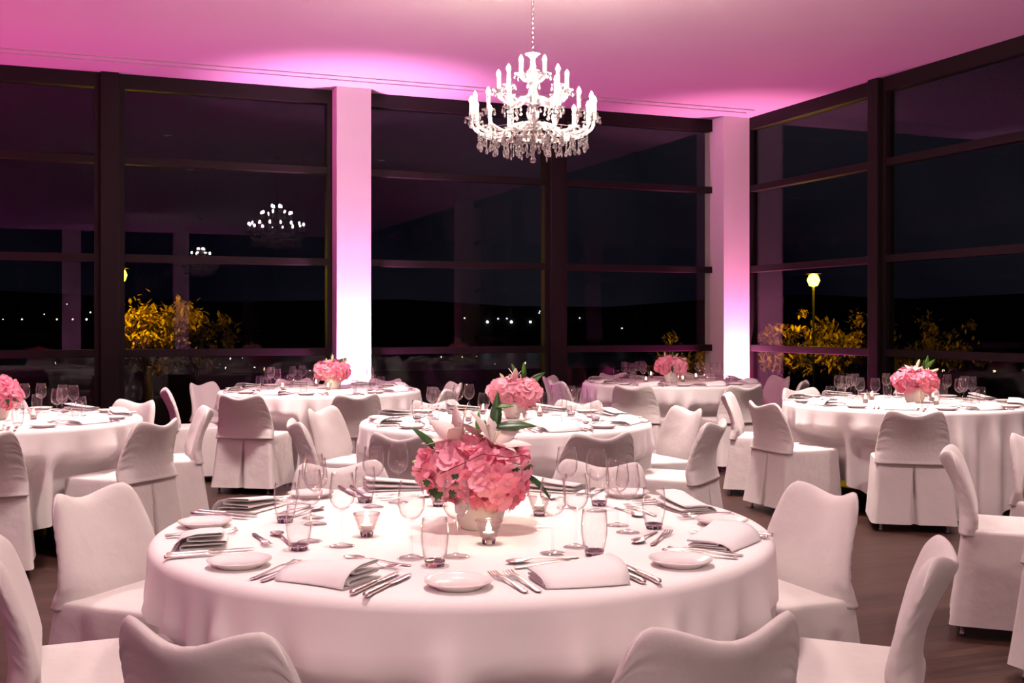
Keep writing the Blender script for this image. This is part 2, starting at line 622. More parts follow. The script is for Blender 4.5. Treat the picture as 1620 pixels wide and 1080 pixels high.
# ------------------------------------------------------------------ tables
R = 0.90
TZ = 0.745
TABLES = [  # key, centre (view metres), phrase
    ('t1', (-0.141, 3.34), 'front table'),
    ('t2', (-0.04, 6.96), 'middle table'),
    ('t3', (-1.74, 10.1), 'lavender column table'),
    ('t4', (1.63, 11.40), 'corner column table'),
    ('t5', (3.00, 8.50), 'side window table'),
    ('t6', (-3.28, 7.00), 'left edge table'),
    ('t7', (3.22, 4.55), 'right edge table'),
]
TC = {k: W(*c) for k, c, p in TABLES}
TP = {k: p for k, c, p in TABLES}
SEATS = [  # angle in the view frame, phrase
    (22.5, 'right-rear'), (67.5, 'rear-right'), (112.5, 'rear-left'), (157.5, 'left-rear'),
    (202.5, 'left-front'), (247.5, 'front-left'), (292.5, 'front-right'), (337.5, 'right-front')]


def seat_dir(deg):
    a = math.radians(deg) - TH
    return Vector((math.cos(a), math.sin(a), 0))


OFFS = {'t5': (300, 0.17)}


def cloth_mesh(name, seed, corner_deg, chair_degs, off=(0, 0.0)):
    rnd = random.Random(seed)
    ph = [rnd.uniform(0, 6.28) for _ in range(6)]
    nt = 420
    bm = bmesh.new()
    top = TZ + 0.006
    cen = bm.verts.new((0, 0, top))
    rings = []
    for r in (0.25, 0.5, 0.7, 0.82, 0.872):
        rings.append([bm.verts.new((r * math.cos(2 * math.pi * k / nt), r * math.sin(2 * math.pi * k / nt), top)) for k in range(nt)])
    for a in (20, 45, 70, 90):
        rr_ = 0.878 + 0.030 * math.sin(math.radians(a)); zz = top - 0.030 * (1 - math.cos(math.radians(a)))
        rings.append([bm.verts.new((rr_ * math.cos(2 * math.pi * k / nt), rr_ * math.sin(2 * math.pi * k / nt), zz)) for k in range(nt)])
    NV = 16
    ztop = top - 0.030
    cor = math.radians(corner_deg) - TH
    chairs = [math.radians(c) - TH for c in chair_degs]
    drop = []
    for k in range(nt):
        t = 2 * math.pi * k / nt
        d = abs(((t - cor) + math.pi / 4) % (math.pi / 2) - math.pi / 4)   # angle from the nearest corner
        a_ = 1.40 / math.cos(math.pi / 4 - d) - 0.93
        a_ += off[1] * math.cos(t - math.radians(off[0]) + TH)
        drop.append(min(a_ + 0.008 * math.sin(9 * t + ph[0]), ztop - 0.012))
    for v in range(1, NV + 1):
        ring = []
        for k in range(nt):
            t = 2 * math.pi * k / nt
            f = v / NV
            z = ztop - drop[k] * f
            h = ztop - z
            amp = 0.056 * sstep(-0.02, 0.22, h)
            fold = 0.40 * math.sin(23 * t + ph[1] + 1.2 * math.sin(3 * t + ph[4])) + 0.38 * (0.6 + 0.4 * math.sin(4 * t + ph[5])) * math.sin(41 * t + ph[2] + 1.5 * math.sin(5 * t + ph[0])) + 0.25 * math.sin(11 * t + ph[3])
            r = 0.908 + 0.018 * sstep(0, 0.3, h) + amp * fold
            for c in chairs:                                # chairs push the cloth in under the table
                da = abs((t - c + math.pi) % (2 * math.pi) - math.pi)
                push = sstep(math.radians(23.5), math.radians(18.0), da) if da < math.radians(24) else 0.0
                if push > 0:
                    k_ = sstep(0.60, 0.485, z) * push
                    r = r + (min(r, 0.762 / max(math.cos(da), 0.9)) - r) * k_
            ring.append(bm.verts.new((r * math.cos(t), r * math.sin(t), z)))
        rings.append(ring)
    for k in range(nt):
        bm.faces.new((cen, rings[0][k], rings[0][(k + 1) % nt]))
    for a, b in zip(rings, rings[1:]):
        for k in range(nt):
            j = (k + 1) % nt
            bm.faces.new((a[k], b[k], b[j], a[j]))
    return mesh_from(bm, name, 'table_linen')


top_me = mesh_from(lathe([(0, TZ - 0.03), (0.885, TZ - 0.03), (0.895, TZ - 0.02), (0.895, TZ - 0.004), (0.885, TZ), (0, TZ)], 64), 'tabletop', 'dark_wood')
tleg_me = mesh_from(lathe([(0, 0), (0.02, 0), (0.024, 0.02), (0.028, TZ - 0.031), (0, TZ - 0.031)], 12), 'table_leg', 'black_metal')
CORNER = {'t1': 250, 't2': 200, 't3': 270, 't4': 255, 't5': 262, 't6': 285, 't7': 250}

# ------------------------------------------------------------------ chairs
CH = {   # table -> {angle: (distance, sideways, extra yaw in degrees)}
    't1': {22.5: (1.06, 0, 0), 67.5: (1.06, 0, 0), 112.5: (1.06, 0.06, 0), 157.5: (1.12, 0.06, 0), 202.5: (1.02, 0, 0), 247.5: (1.06, 0.05, 0), 292.5: (1.06, 0.04, 0), 337.5: (1.06, 0, 0)},
}
rj = random.Random(12)
for k in ('t2', 't3', 't4', 't5', 't6'):
    CH[k] = {a: (1.06 + rj.uniform(-0.02, 0.03), rj.uniform(-0.03, 0.03), rj.uniform(-5, 5)) for a, _ in SEATS}
CH['t3'][247.5] = (1.10, 0.07, 12)
CH['t5'][247.5] = (1.10, 0.09, 10)
CH['t5'].pop(22.5); CH['t5'].pop(337.5); CH['t5'].pop(292.5)
CH['t6'] = {a: (1.05, 0, 0) for a in (22.5, 67.5, 112.5, 337.5, 292.5)}
CH['t7'] = {a: (1.06, 0, 0) for a in (112.5, 157.5, 202.5)}


def make_chair():
    root = empty('banquet_chair')
    # --- skirt and seat (one fitted cover)
    xs = [0.0, 0.004, 0.010, 0.018, 0.028, 0.045, 0.08, 0.12, 0.16]

    def loop(z, hw, yb, yf, pleat, wob, ph=0.0):
        pts = []
        rad = 0.035
        back = []
        for x in xs:
            if x < hw - rad - 0.005:
                back.append(x)
        right = [(x, yb) for x in back]
        for a in range(0, 91, 18):
            aa = math.radians(a)
            right.append((hw - rad + rad * math.sin(aa), yb + rad - rad * math.cos(aa)))
        for i in range(1, 8):
            right.append((hw, yb + rad + (yf - yb - 2 * rad) * i / 8))
        for a in range(0, 91, 18):
            aa = math.radians(a)
            right.append((hw - rad + rad * math.cos(aa), yf - rad + rad * math.sin(aa)))
        for i in range(1, 6):
            right.append(((hw - rad) * (1 - i / 6), yf))
        left = [(-x, y) for x, y in right[1:]]
        allp = right + [(0.0, yf)] + left[::-1]
        out = []
        m = len(allp)
        for i, (x, y) in enumerate(allp):
            if y < yb + 0.02 and abs(x) < 0.05 and pleat > 0:
                y = y + 0.045 * max(0.0, 1 - abs(x) / max(pleat, 0.001)) ** 0.7
            if wob:
                s = i / m * 2 * math.pi
                k = wob * (math.sin(7 * s + ph) * 0.6 + math.sin(13 * s + 1.3 + ph) * 0.4)
                n_ = Vector((x, y)).normalized()
                if abs(x) > 0.05 or y > 0:
                    x += n_.x * k; y += n_.y * k
            out.append((x, y, z))
        return out
    rings = []
    lv = [(0.052, 1.0), (0.10, 0.86), (0.17, 0.68), (0.24, 0.5), (0.31, 0.33), (0.37, 0.2), (0.42, 0.08), (0.446, 0.0)]
    for z, f in lv:
        pl = 0.026 * f if z < 0.40 else 0.0
        rings.append(loop(z, 0.232 + 0.035 * f, -0.215 - 0.055 * f, 0.232 + 0.016 * f, pl, 0.006 * f))
    for z, s in ((0.456, 0.985), (0.461, 0.955), (0.462, 0.85), (0.458, 0.6), (0.455, 0.3), (0.4545, 0.04)):
        b0 = loop(z, 0.232, -0.215, 0.232, 0, 0)
        rings.append([(x * s, y * s, zz) for x, y, zz in b0])
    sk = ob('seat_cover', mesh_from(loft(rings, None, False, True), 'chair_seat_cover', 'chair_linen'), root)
    # --- backrest cover
    NS = 22
    zb = 0.436
    rings = []
    ts = [0.0, 0.03, 0.06] + [0.06 + 0.83 * i / 30 for i in range(1, 31)] + [0.92, 0.95, 0.972, 0.988, 0.997, 1.0]
    side = [-1 + 2 * i / NS for i in range(NS + 1)]
    side = [spow(math.sin(q * math.pi / 2), 0.9) for q in side]
    loop_s = [(q, 1) for q in side] + [(q, -1) for q in side[::-1][1:-1]]
    for t in ts:
        ring = []
        hw = 0.243 - 0.016 * t - 0.030 * t * t
        f = 1.0 if t < 0.89 else math.sqrt(max(0.0, 1 - ((t - 0.89) / 0.11) ** 2))
        for q, sgn in loop_s:
            A = abs(q)
            ear = 0.5 - 0.5 * math.cos(math.pi * min(1.0, A / 0.80))
            zt = 0.760 + 0.034 * ear - 0.070 * max(0.0, (A - 0.74) / 0.26) ** 2.4
            zz = zb + t * (zt - zb)
            lean = 0.115 * t ** 1.35 - 0.012 * math.sin(t * math.pi)
            th = (0.040 - 0.016 * sstep(0.0, 0.5, t)) * max(0.0, 1 - A ** 7) ** 0.5
            if t < 0.04:
                th += 0.003
            wrap = 0.066 * q * q * (0.25 + 0.75 * t) * sstep(0.0, 0.25, t)
            yy = -0.190 - lean + wrap + sgn * th * max(f, 0.02)
            xx = q * hw
            if sgn < 0 and A > 0.55 and 0.06 < t < 0.93:      # gathers along the edges of the back
                g = sstep(0.55, 0.95, A) * (1 - A ** 12) * sstep(0.06, 0.2, t)
                yy += 0.0040 * g * math.sin(t * 62 + 2.5 * math.sin(t * 17) + (1.0 if q > 0 else 0.0))
            if A > 0.93:
                xx += 0.0018 * math.copysign(math.sin(t * 90), q) * (1 if 0.06 < t < 0.9 else 0)
            ring.append((xx, yy, zz))
        rings.append(ring)
    bm = loft(rings, None, True, True)
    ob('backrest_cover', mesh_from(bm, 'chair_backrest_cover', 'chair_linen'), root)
    # edge piping of the backrest (both long sides)
    lm = mesh_from(lathe([(0, 0.0), (0.013, 0.0), (0.013, 0.012), (0.010, 0.014), (0.010, 0.20), (0, 0.20)], 12), 'chair_leg', 'chrome_leg')
    for sx in (-1, 1):
        for y in (-0.215, 0.205):
            ob('leg', lm, root, (sx * 0.205, y, 0))
    return root


chair0 = make_chair()
chair_used = False
LOOK = {
    22.5: 'facing away from the side windows', 67.5: 'on the far side', 112.5: 'on the far side',
    157.5: 'turned sideways', 202.5: 'turned sideways', 247.5: 'its back to the viewer', 292.5: 'its back to the viewer', 337.5: 'turned sideways'}
for key, c, phrase in TABLES:
    cen = TC[key]
    tb = empty('round_table', cen)
    tag(tb, 'round table hidden under the white cloth of the ' + phrase, 'table', 'round banquet tables')
    ob('tabletop', top_me, tb)
    for k in range(4):
        a = math.radians(45 + 90 * k)
        ob('leg', tleg_me, tb, (0.5 * math.cos(a), 0.5 * math.sin(a), 0))
    cl = ob('tablecloth', cloth_mesh('tablecloth_' + key, hash(key) % 97 if False else ord(key[1]), CORNER[key], CH[key].keys(), OFFS.get(key, (0, 0.0))), None, cen)
    tag(cl, 'white linen cloth draped over the ' + phrase, 'tablecloth', 'white tablecloths')
    for deg, ph in SEATS:
        if deg not in CH[key]:
            continue
        dist, sidew, yaw = CH[key][deg]
        d = seat_dir(deg)
        rgt = Vector((-d.y, d.x, 0))
        p = cen + d * dist + rgt * sidew
        if chair_used:
            ch = copy_tree(chair0)
        else:
            ch = chair0; chair_used = True
        ch.location = p
        ch.rotation_euler = (0, 0, math.atan2(-d.y, -d.x) - math.pi / 2 + math.radians(yaw))
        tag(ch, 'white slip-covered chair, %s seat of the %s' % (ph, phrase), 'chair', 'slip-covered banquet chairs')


# ------------------------------------------------------------------ tableware
def wine_profile(s=1.0):
    bowl_o = [(0.0035, 0.098), (0.012, 0.101), (0.024, 0.110), (0.0325, 0.124), (0.0355, 0.140), (0.0345, 0.160), (0.0315, 0.180), (0.0285, 0.200)]
    return bowl_o


def wine_parts():
    o = wine_profile()
    inner = [(max(r - 0.0011, 0.0), z + (0.0025 if i < 2 else 0.0)) for i, (r, z) in enumerate(o)]
    inner = [(0.0, 0.1015)] + inner[1:]
    bowl = [(0.0, 0.0985)] + o + inner[::-1]
    stem = [(0.0, 0.0985), (0.0055, 0.098), (0.0036, 0.090), (0.0033, 0.05), (0.0036, 0.018), (0.007, 0.009), (0.0, 0.009)]
    foot = [(0.0, 0.0008), (0.034, 0.0008), (0.035, 0.0022), (0.030, 0.0038), (0.014, 0.0068), (0.0065, 0.0098), (0.0, 0.0098)]
    return bowl, stem, foot


bw, stm, ft = wine_parts()
wg = empty('wine_glass')
ob('bowl', mesh_from(lathe(bw, 28), 'wine_bowl', 'drinking_glass'), wg)
ob('stem', mesh_from(lathe(stm, 12), 'wine_stem', 'drinking_glass'), wg)
ob('foot', mesh_from(lathe(ft, 28), 'wine_foot', 'drinking_glass'), wg)
wine_proto = wg
wine_far_me = mesh_from(lathe([(0, 0.001), (0.034, 0.001), (0.030, 0.004), (0.010, 0.008), (0.0036, 0.018), (0.0033, 0.09), (0.006, 0.098)] + wine_profile()[1:] + [(0.0275, 0.200)] + [(r - 0.0011, z) for r, z in wine_profile()[1:-1]][::-1] + [(0, 0.102)], 18), 'wine_glass_far', 'drinking_glass')

tum_o = [(0.0265, 0.016), (0.031, 0.035), (0.0345, 0.060), (0.0350, 0.080), (0.0335, 0.102), (0.0310, 0.120)]
tumb = empty('tumbler')
ob('glass_wall', mesh_from(lathe([(0.0, 0.0165)] + tum_o + [(r - 0.0013, z) for r, z in tum_o[::-1]] + [(0.0, 0.0180)], 28), 'tumbler_wall', 'drinking_glass'), tumb)
ob('base', mesh_from(lathe([(0.0, 0.0006), (0.0215, 0.0006), (0.0232, 0.003), (0.0262, 0.0155), (0.0, 0.0155)], 20), 'tumbler_base', 'crystal_base'), tumb, (0, 0, 0))
tumb_proto = tumb
tumb_far_me = mesh_from(lathe([(0, 0.001), (0.0225, 0.001)] + tum_o + [(r - 0.0013, z) for r, z in tum_o[::-1]] + [(0.0, 0.0180)], 18), 'tumbler_far', 'drinking_glass')

plate_me = mesh_from(lathe([(0.0, 0.002), (0.048, 0.002), (0.050, 0.0), (0.054, 0.0), (0.056, 0.004), (0.074, 0.0125), (0.0795, 0.0165), (0.0800, 0.0185), (0.0780, 0.0185), (0.070, 0.0150), (0.055, 0.0085), (0.050, 0.0070), (0.0, 0.0066)], 40), 'side_plate', 'porcelain')


def strip(rows, cols, skip=None, thick=0.0016, mt='silver', name='cutlery'):
    """rows: (y, half width, z, dish) along the piece; columns across"""
    bm = bmesh.new()
    g = []
    for (y, hw, z, dish) in rows:
        r = []
        for c in range(cols + 1):
            s = -1 + 2 * c / cols
            r.append(bm.verts.new((s * hw, y, z + dish * s * s)))
        g.append(r)
    for i in range(len(g) - 1):
        for c in range(cols):
            if skip and skip(i, c):
                continue
            bm.faces.new((g[i][c], g[i][c + 1], g[i + 1][c + 1], g[i + 1][c]))
    loose = [v for v in bm.verts if not v.link_faces]
    for v in loose:
        bm.verts.remove(v)
    bmesh.ops.recalc_face_normals(bm, faces=bm.faces[:])
    bmesh.ops.solidify(bm, geom=bm.faces[:], thickness=thick)
    return mesh_from(bm, name, mt)


hand = [(-0.100, 0.0030, 0.0035, 0), (-0.098, 0.0060, 0.0035, -0.0008), (-0.088, 0.0074, 0.0038, -0.001), (-0.06, 0.0058, 0.005, -0.001), (-0.02, 0.0040, 0.008, -0.0008), (0.02, 0.0030, 0.0105, -0.0005), (0.034, 0.0040, 0.010, 0)]
fork_me = strip(hand + [(0.044, 0.0105, 0.0075, 0.001), (0.052, 0.0122, 0.0055, 0.0015), (0.060, 0.0124, 0.0050, 0.001), (0.080, 0.0122, 0.0060, 0), (0.100, 0.0118, 0.0100, 0)], 7,
                lambda i, c: i >= len(hand) + 1 and c % 2 == 1, 0.0016, 'silver', 'fork')
spoon_me = strip(hand + [(0.040, 0.0075, 0.0085, 0.0015), (0.052, 0.0155, 0.0050, 0.0045), (0.068, 0.0195, 0.0030, 0.0065), (0.084, 0.0170, 0.0035, 0.0055), (0.096, 0.0095, 0.0065, 0.003), (0.101, 0.0030, 0.0085, 0)], 6, None, 0.0014, 'silver', 'spoon')


def knife_mesh():
    rows = [(-0.115, 0.001, 0.001), (-0.114, 0.0060, 0.0045), (-0.108, 0.0082, 0.0062), (-0.09, 0.0078, 0.0058), (-0.05, 0.0068, 0.0052), (-0.015, 0.0060, 0.0048), (-0.008, 0.0072, 0.0056), (-0.004, 0.0060, 0.0030),
            (0.0, 0.0085, 0.0014), (0.03, 0.0092, 0.0012), (0.07, 0.0095, 0.0011), (0.095, 0.0080, 0.0010), (0.108, 0.0045, 0.0008), (0.113, 0.0008, 0.0006)]
    rings = []
    for y, hw, hh in rows:
        off = 0.002 if y > 0 else 0
        rings.append([(hw * spow(math.cos(2 * math.pi * k / 12), 0.8) + off, y, 0.0066 + hh * spow(math.sin(2 * math.pi * k / 12), 0.8)) for k in range(12)])
    return mesh_from(loft(rings, None, True, True), 'knife', 'silver')


knife_me = knife_mesh()


def napkin_mesh(name, seed):
    rnd = random.Random(seed)
    j = lambda a: a * rnd.uniform(0.85, 1.15)
    # cross-section of a loosely folded napkin: layered loops
    sec = []

    def arc(y, z, r, a0, a1, n=6):
        for i in range(n + 1):
            a = math.radians(a0 + (a1 - a0) * i / n)
            sec.append((y + r * math.cos(a), z + r * math.sin(a)))
    sec.append((-0.075, 0.0022))
    sec.append((0.0, 0.0022))
    arc(j(0.054), 0.0052, 0.0030, -90, 90)
    sec.append((0.0, 0.0090))
    arc(j(-0.050), 0.0130, 0.0036, 270, 90)
    sec.append((0.0, 0.0175))
    arc(j(0.047), 0.0225, 0.0048, -90, 90)
    sec.append((0.0, 0.0290))
    arc(j(-0.040), 0.0345, 0.0045, 270, 90)
    sec.append((0.0, 0.0400))
    arc(j(0.040), 0.0450, 0.0045, -90, 90)
    sec.append((-0.020, 0.0490))
    sec.append((-0.055, 0.0400))
    sec.append((-0.072, 0.0250))
    sec.append((-0.080, 0.0100))
    sec.append((-0.082, 0.0045))
    L = 0.20
    rings = []
    N = 9
    for i in range(N):
        f = i / (N - 1)
        x = -L / 2 + L * f
        fan = 1.0 + 0.25 * f
        squash = 0.75 + 0.35 * f
        sh = 0.012 * math.sin(f * 2.4 + seed)
        rings.append([(x + 0.25 * (f - 0.5) * (z - 0.01) , y * (0.95 + 0.10 * f) + sh, z * 0.74 * squash * (fan if z > 0.01 else 1.0) if z > 0.003 else z) for y, z in sec])
    bm = loft(rings, None, False, False, closed=False)
    bmesh.ops.recalc_face_normals(bm, faces=bm.faces[:])
    bmesh.ops.solidify(bm, geom=bm.faces[:], thickness=0.0018)
    return mesh_from(bm, name, 'napkin_linen')


napkins = [napkin_mesh('napkin_%d' % k, k) for k in range(4)]

TOPZ = TZ + 0.0065


def in_view(p, mx=25):
    a = to_px(p)
    return -mx < a[0] < 1620 + mx and a[1] < 1105


def setting(key, deg, ph, phrase, seed, detail):
    rnd = random.Random(seed)
    cen = TC[key]
    d = seat_dir(deg)                      # from the centre to the diner
    inn = -d
    rgt = Vector((inn.y, -inn.x, 0))       # the diner's right hand
    yaw0 = math.atan2(inn.y, inn.x) - math.pi / 2

    def P(x, rad, z=0.0):
        q = cen + d * (rad + rnd.uniform(-0.006, 0.006)) + rgt * (x + rnd.uniform(-0.005, 0.005))
        q.z = TOPZ + z
        return q

    def put(name, me_or_tree, p, yaw, label, cat, group, pitch=0.0):
        if not in_view(p):
            return
        if isinstance(me_or_tree, bpy.types.Object):
            o = copy_tree(me_or_tree)
            o.location = p
            o.rotation_euler = (0, 0, yaw)
        else:
            o = ob(name, me_or_tree, None, p, (pitch, 0, yaw))
        tag(o, label, cat, group)
        return o
    at = '%s place of the %s' % (ph, phrase)
    r5 = lambda a: math.radians(rnd.uniform(-a, a))
    put('side_plate', plate_me, P(-0.285, 0.725), r5(180), 'round white side plate at the ' + at, 'plate', 'white side plates')
    put('fork', fork_me, P(-0.164, 0.745), yaw0 + r5(1.5), 'outer silver fork at the ' + at, 'fork', 'silver forks beside the napkins')
    put('fork', fork_me, P(-0.128, 0.755), yaw0 + r5(1.5), 'inner silver fork at the ' + at, 'fork', 'silver forks beside the napkins')
    put('napkin', napkins[seed % 4], P(0.0, 0.765), yaw0 + r5(9), 'folded white linen napkin at the ' + at, 'napkin', 'folded linen napkins')
    put('knife', knife_me, P(0.128, 0.760), yaw0 + r5(2), 'inner silver knife at the ' + at, 'knife', 'silver table knives')
    put('knife', knife_me, P(0.166, 0.765), yaw0 + r5(2), 'outer silver knife at the ' + at, 'knife', 'silver table knives')
    put('dessert_spoon', spoon_me, P(0.01, 0.552), yaw0 + math.pi / 2 + r5(4), 'silver dessert spoon laid crosswise at the ' + at, 'spoon', 'silver dessert spoons')
    put('dessert_fork', fork_me, P(0.005, 0.604), yaw0 - math.pi / 2 + r5(4), 'silver dessert fork laid crosswise at the ' + at, 'fork', 'silver dessert forks')
    put('wine_glass', wine_proto if detail else wine_far_me, P(0.070, 0.480), 0, 'stemmed wine glass beside the tumbler, ' + at, 'wine glass', 'empty wine glasses')
    put('wine_glass', wine_proto if detail else wine_far_me, P(0.165, 0.420), 0, 'stemmed wine glass behind the tumbler, ' + at, 'wine glass', 'empty wine glasses')
    put('tumbler', tumb_proto if detail else tumb_far_me, P(0.165, 0.535), 0, 'clear tumbler with thick base at the ' + at, 'tumbler', 'clear glass tumblers')


sd = 1
for key, c, phrase in TABLES:
    if key == 't7':
        continue
    for deg, ph in SEATS:
        setting(key, deg, ph, phrase, sd, key in ('t1', 't2'))
        sd += 3
for o in (wine_proto, tumb_proto):           # the patterns themselves are not part of the room
    for chd in list(o.children):
        bpy.data.objects.remove(chd)
    bpy.data.objects.remove(o)

# ------------------------------------------------------------------ votive candles
vg = empty('votive_candle')
vo = [(0.0195, 0.014), (0.0220, 0.020), (0.0250, 0.024), (0.0245, 0.030), (0.0290, 0.036), (0.0285, 0.042), (0.0335, 0.048), (0.0330, 0.054), (0.0375, 0.060), (0.0385, 0.066)]
ob('glass_holder', mesh_from(lathe([(0, 0.0145)] + vo + [(r - 0.0035, z) for r, z in vo[::-1]] + [(0, 0.020)], 20), 'votive_glass', 'votive_glass'), vg)
ob('glass_base', mesh_from(lathe([(0, 0.0006), (0.0165, 0.0006), (0.0180, 0.003), (0.0195, 0.0138), (0, 0.0138)], 12), 'votive_base', 'crystal_base'), vg)
wx = ob('wax', mesh_from(lathe([(0, 0.0205), (0.0165, 0.0205), (0.0165, 0.032), (0.015, 0.033), (0, 0.032)], 16), 'votive_wax', 'wax'), vg)
ob('flame', mesh_from(lathe([(0, 0.033), (0.0055, 0.037), (0.0072, 0.043), (0.0050, 0.052), (0.0, 0.064)], 10), 'votive_flame', 'flame_glow'), wx)
votive_used = False
VOT = {  # world points from the photograph: (px, py of the foot)
    't1': [((580, 848), 'beside the glasses'), ((773, 860), 'before the vase'), ((853, 815), 'behind the vase'), ((693, 800), 'behind the wine glasses')],
    't2': [((741, 666), 'beside the wine glasses'), ((764, 655), 'at the back'), ((825, 671), 'before the vase'), ((854, 658), 'beside the vase')],
    't3': [((447, 617), 'farthest from the vase'), ((500, 611), 'at the back'), ((519, 617), 'before the vase')],
    't4': [((1022, 605.5), 'beside the glasses'), ((1030, 597), 'behind the glasses'), ((1080, 604), 'before the vase'), ((1101, 600), 'farthest from the glasses')],
    't5': [((1369, 637), 'beside the glasses'), ((1379, 632), 'behind the glasses'), ((1481, 640), 'before the vase'), ((1476, 634), 'behind the vase')],
    't6': [((53, 663), 'between the glasses')],
}
for key, c, phrase in TABLES:
    for (px, py), where in VOT.get(key, ()):
        v = copy_tree(vg) if votive_used else vg
        votive_used = True
        v.location = PZ(px, py, TOPZ)
        v.rotation_euler = (0, 0, px * 0.3)
        tag(v, 'lit glass votive candle %s on the %s' % (where, phrase), 'candle', 'lit votive candles')


# ------------------------------------------------------------------ flowers
def petal_quads(bm, M, s):
    """one four-petalled hydrangea floret, about s across, facing +z of matrix M"""
    for p in range(4):
        a = p * math.pi / 2
        ca, sa = math.cos(a), math.sin(a)
        g = []
        for i, (r, w, z) in enumerate(((0.03, 0.05, -0.06), (0.20, 0.29, 0.02), (0.42, 0.36, 0.10), (0.58, 0.20, 0.10))):
            row = []
            for c in (-1, 0, 1):
                x, y, zz = r * s, c * w * s, (z + (0.09 * (1 if p % 2 else 0.4) if c else 0.0)) * s
                row.append(bm.verts.new(M @ Vector((ca * x - sa * y, sa * x + ca * y, zz))))
            g.append(row)
        for i in range(3):
            for c in range(2):
                bm.faces.new((g[i][c], g[i + 1][c], g[i + 1][c + 1], g[i][c + 1]))


bm = bmesh.new(); petal_quads(bm, Matrix.Identity(4), 1.0)
cv = bm.verts.new((0, 0, 0.0))
bm.verts.remove(cv)
floret_me = mesh_from(bm, 'floret', 'hydrangea_petal')


def leaf_mesh(name, L, wd, bend, mt, fold=0.25, twist=0.0):
    bm = bmesh.new()
    g = []
    N = 9
    for i in range(N + 1):
        f = i / N
        w = wd * math.sin(math.pi * min(1, f * 0.97 + 0.03) ** 0.8) * (1 if f < 1 else 0) + 0.0008
        y = L * (f - 0.12 * bend * bend * f * f)
        z = -bend * L * f * f * 0.6
        row = []
        for c in (-1, 0, 1):
            row.append(bm.verts.new((c * w, y, z + abs(c) * w * fold + twist * c * w * f)))
        g.append(row)
    for i in range(N):
        for c in range(2):
            bm.faces.new((g[i][c], g[i][c + 1], g[i + 1][c + 1], g[i + 1][c]))
    bmesh.ops.recalc_face_normals(bm, faces=bm.faces[:])
    bmesh.ops.solidify(bm, geom=bm.faces[:], thickness=0.0008)
    return mesh_from(bm, name, mt)


leaf_a = leaf_mesh('lily_leaf', 0.13, 0.017, 0.25, 'leaf_green')
leaf_b = leaf_mesh('lily_leaf_fresh', 0.10, 0.014, 0.2, 'leaf_fresh')
leaf_d = leaf_mesh('lily_leaf_droop', 0.12, 0.012, 0.7, 'leaf_green')
petal_me = leaf_mesh('lily_petal', 0.095, 0.020, 0.45, 'lily_petal', 0.12)
bud_me = mesh_from(lathe([(0, 0), (0.007, 0.004), (0.011, 0.022), (0.012, 0.040), (0.009, 0.060), (0.003, 0.074), (0, 0.076)], 10), 'lily_bud', 'bud_pale')


def ivy_mesh():
    bm = bmesh.new()
    pts = [(0, 0), (0.012, -0.004), (0.018, 0.006), (0.011, 0.011), (0.013, 0.020), (0.006, 0.019), (0, 0.032)]
    allp = pts + [(-x, y) for x, y in pts[1:-1]][::-1]
    c = bm.verts.new((0, 0.010, 0.002))
    v = [bm.verts.new((x, y, -0.15 * abs(x))) for x, y in allp]
    for i in range(len(v)):
        bm.faces.new((c, v[i], v[(i + 1) % len(v)]))
    bmesh.ops.recalc_face_normals(bm, faces=bm.faces[:])
    bmesh.ops.solidify(bm, geom=bm.faces[:], thickness=0.0006)
    return mesh_from(bm, 'ivy_leaf', 'leaf_green', False)


ivy_me = ivy_mesh()
vase_prof = [(0, 0.0), (0.050, 0.0), (0.058, 0.004), (0.066, 0.02), (0.074, 0.05), (0.078, 0.085), (0.078, 0.108), (0.0765, 0.112), (0.074, 0.108), (0.073, 0.085), (0.069, 0.05), (0.06, 0.02), (0, 0.012)]
vase_me = mesh_from(lathe(vase_prof, 36), 'vase', 'vase_ceramic')
VR = Matrix.Rotation(-TH, 4, 'Z')       # view-aligned (right, ahead, up) -> world


def orient(d, up=Vector((0, 0, 1)), roll=0.0):
    """euler that turns local +y to d, local +z roughly to up"""
    d = Vector(d).normalized()
    x = d.cross(up)
    if x.length < 1e-3:
        x = Vector((1, 0, 0))
    x.normalize()
    z = x.cross(d)
    m = Matrix((x, d, z)).transposed()
    return (m @ Matrix.Rotation(roll, 3, 'Y')).to_euler()


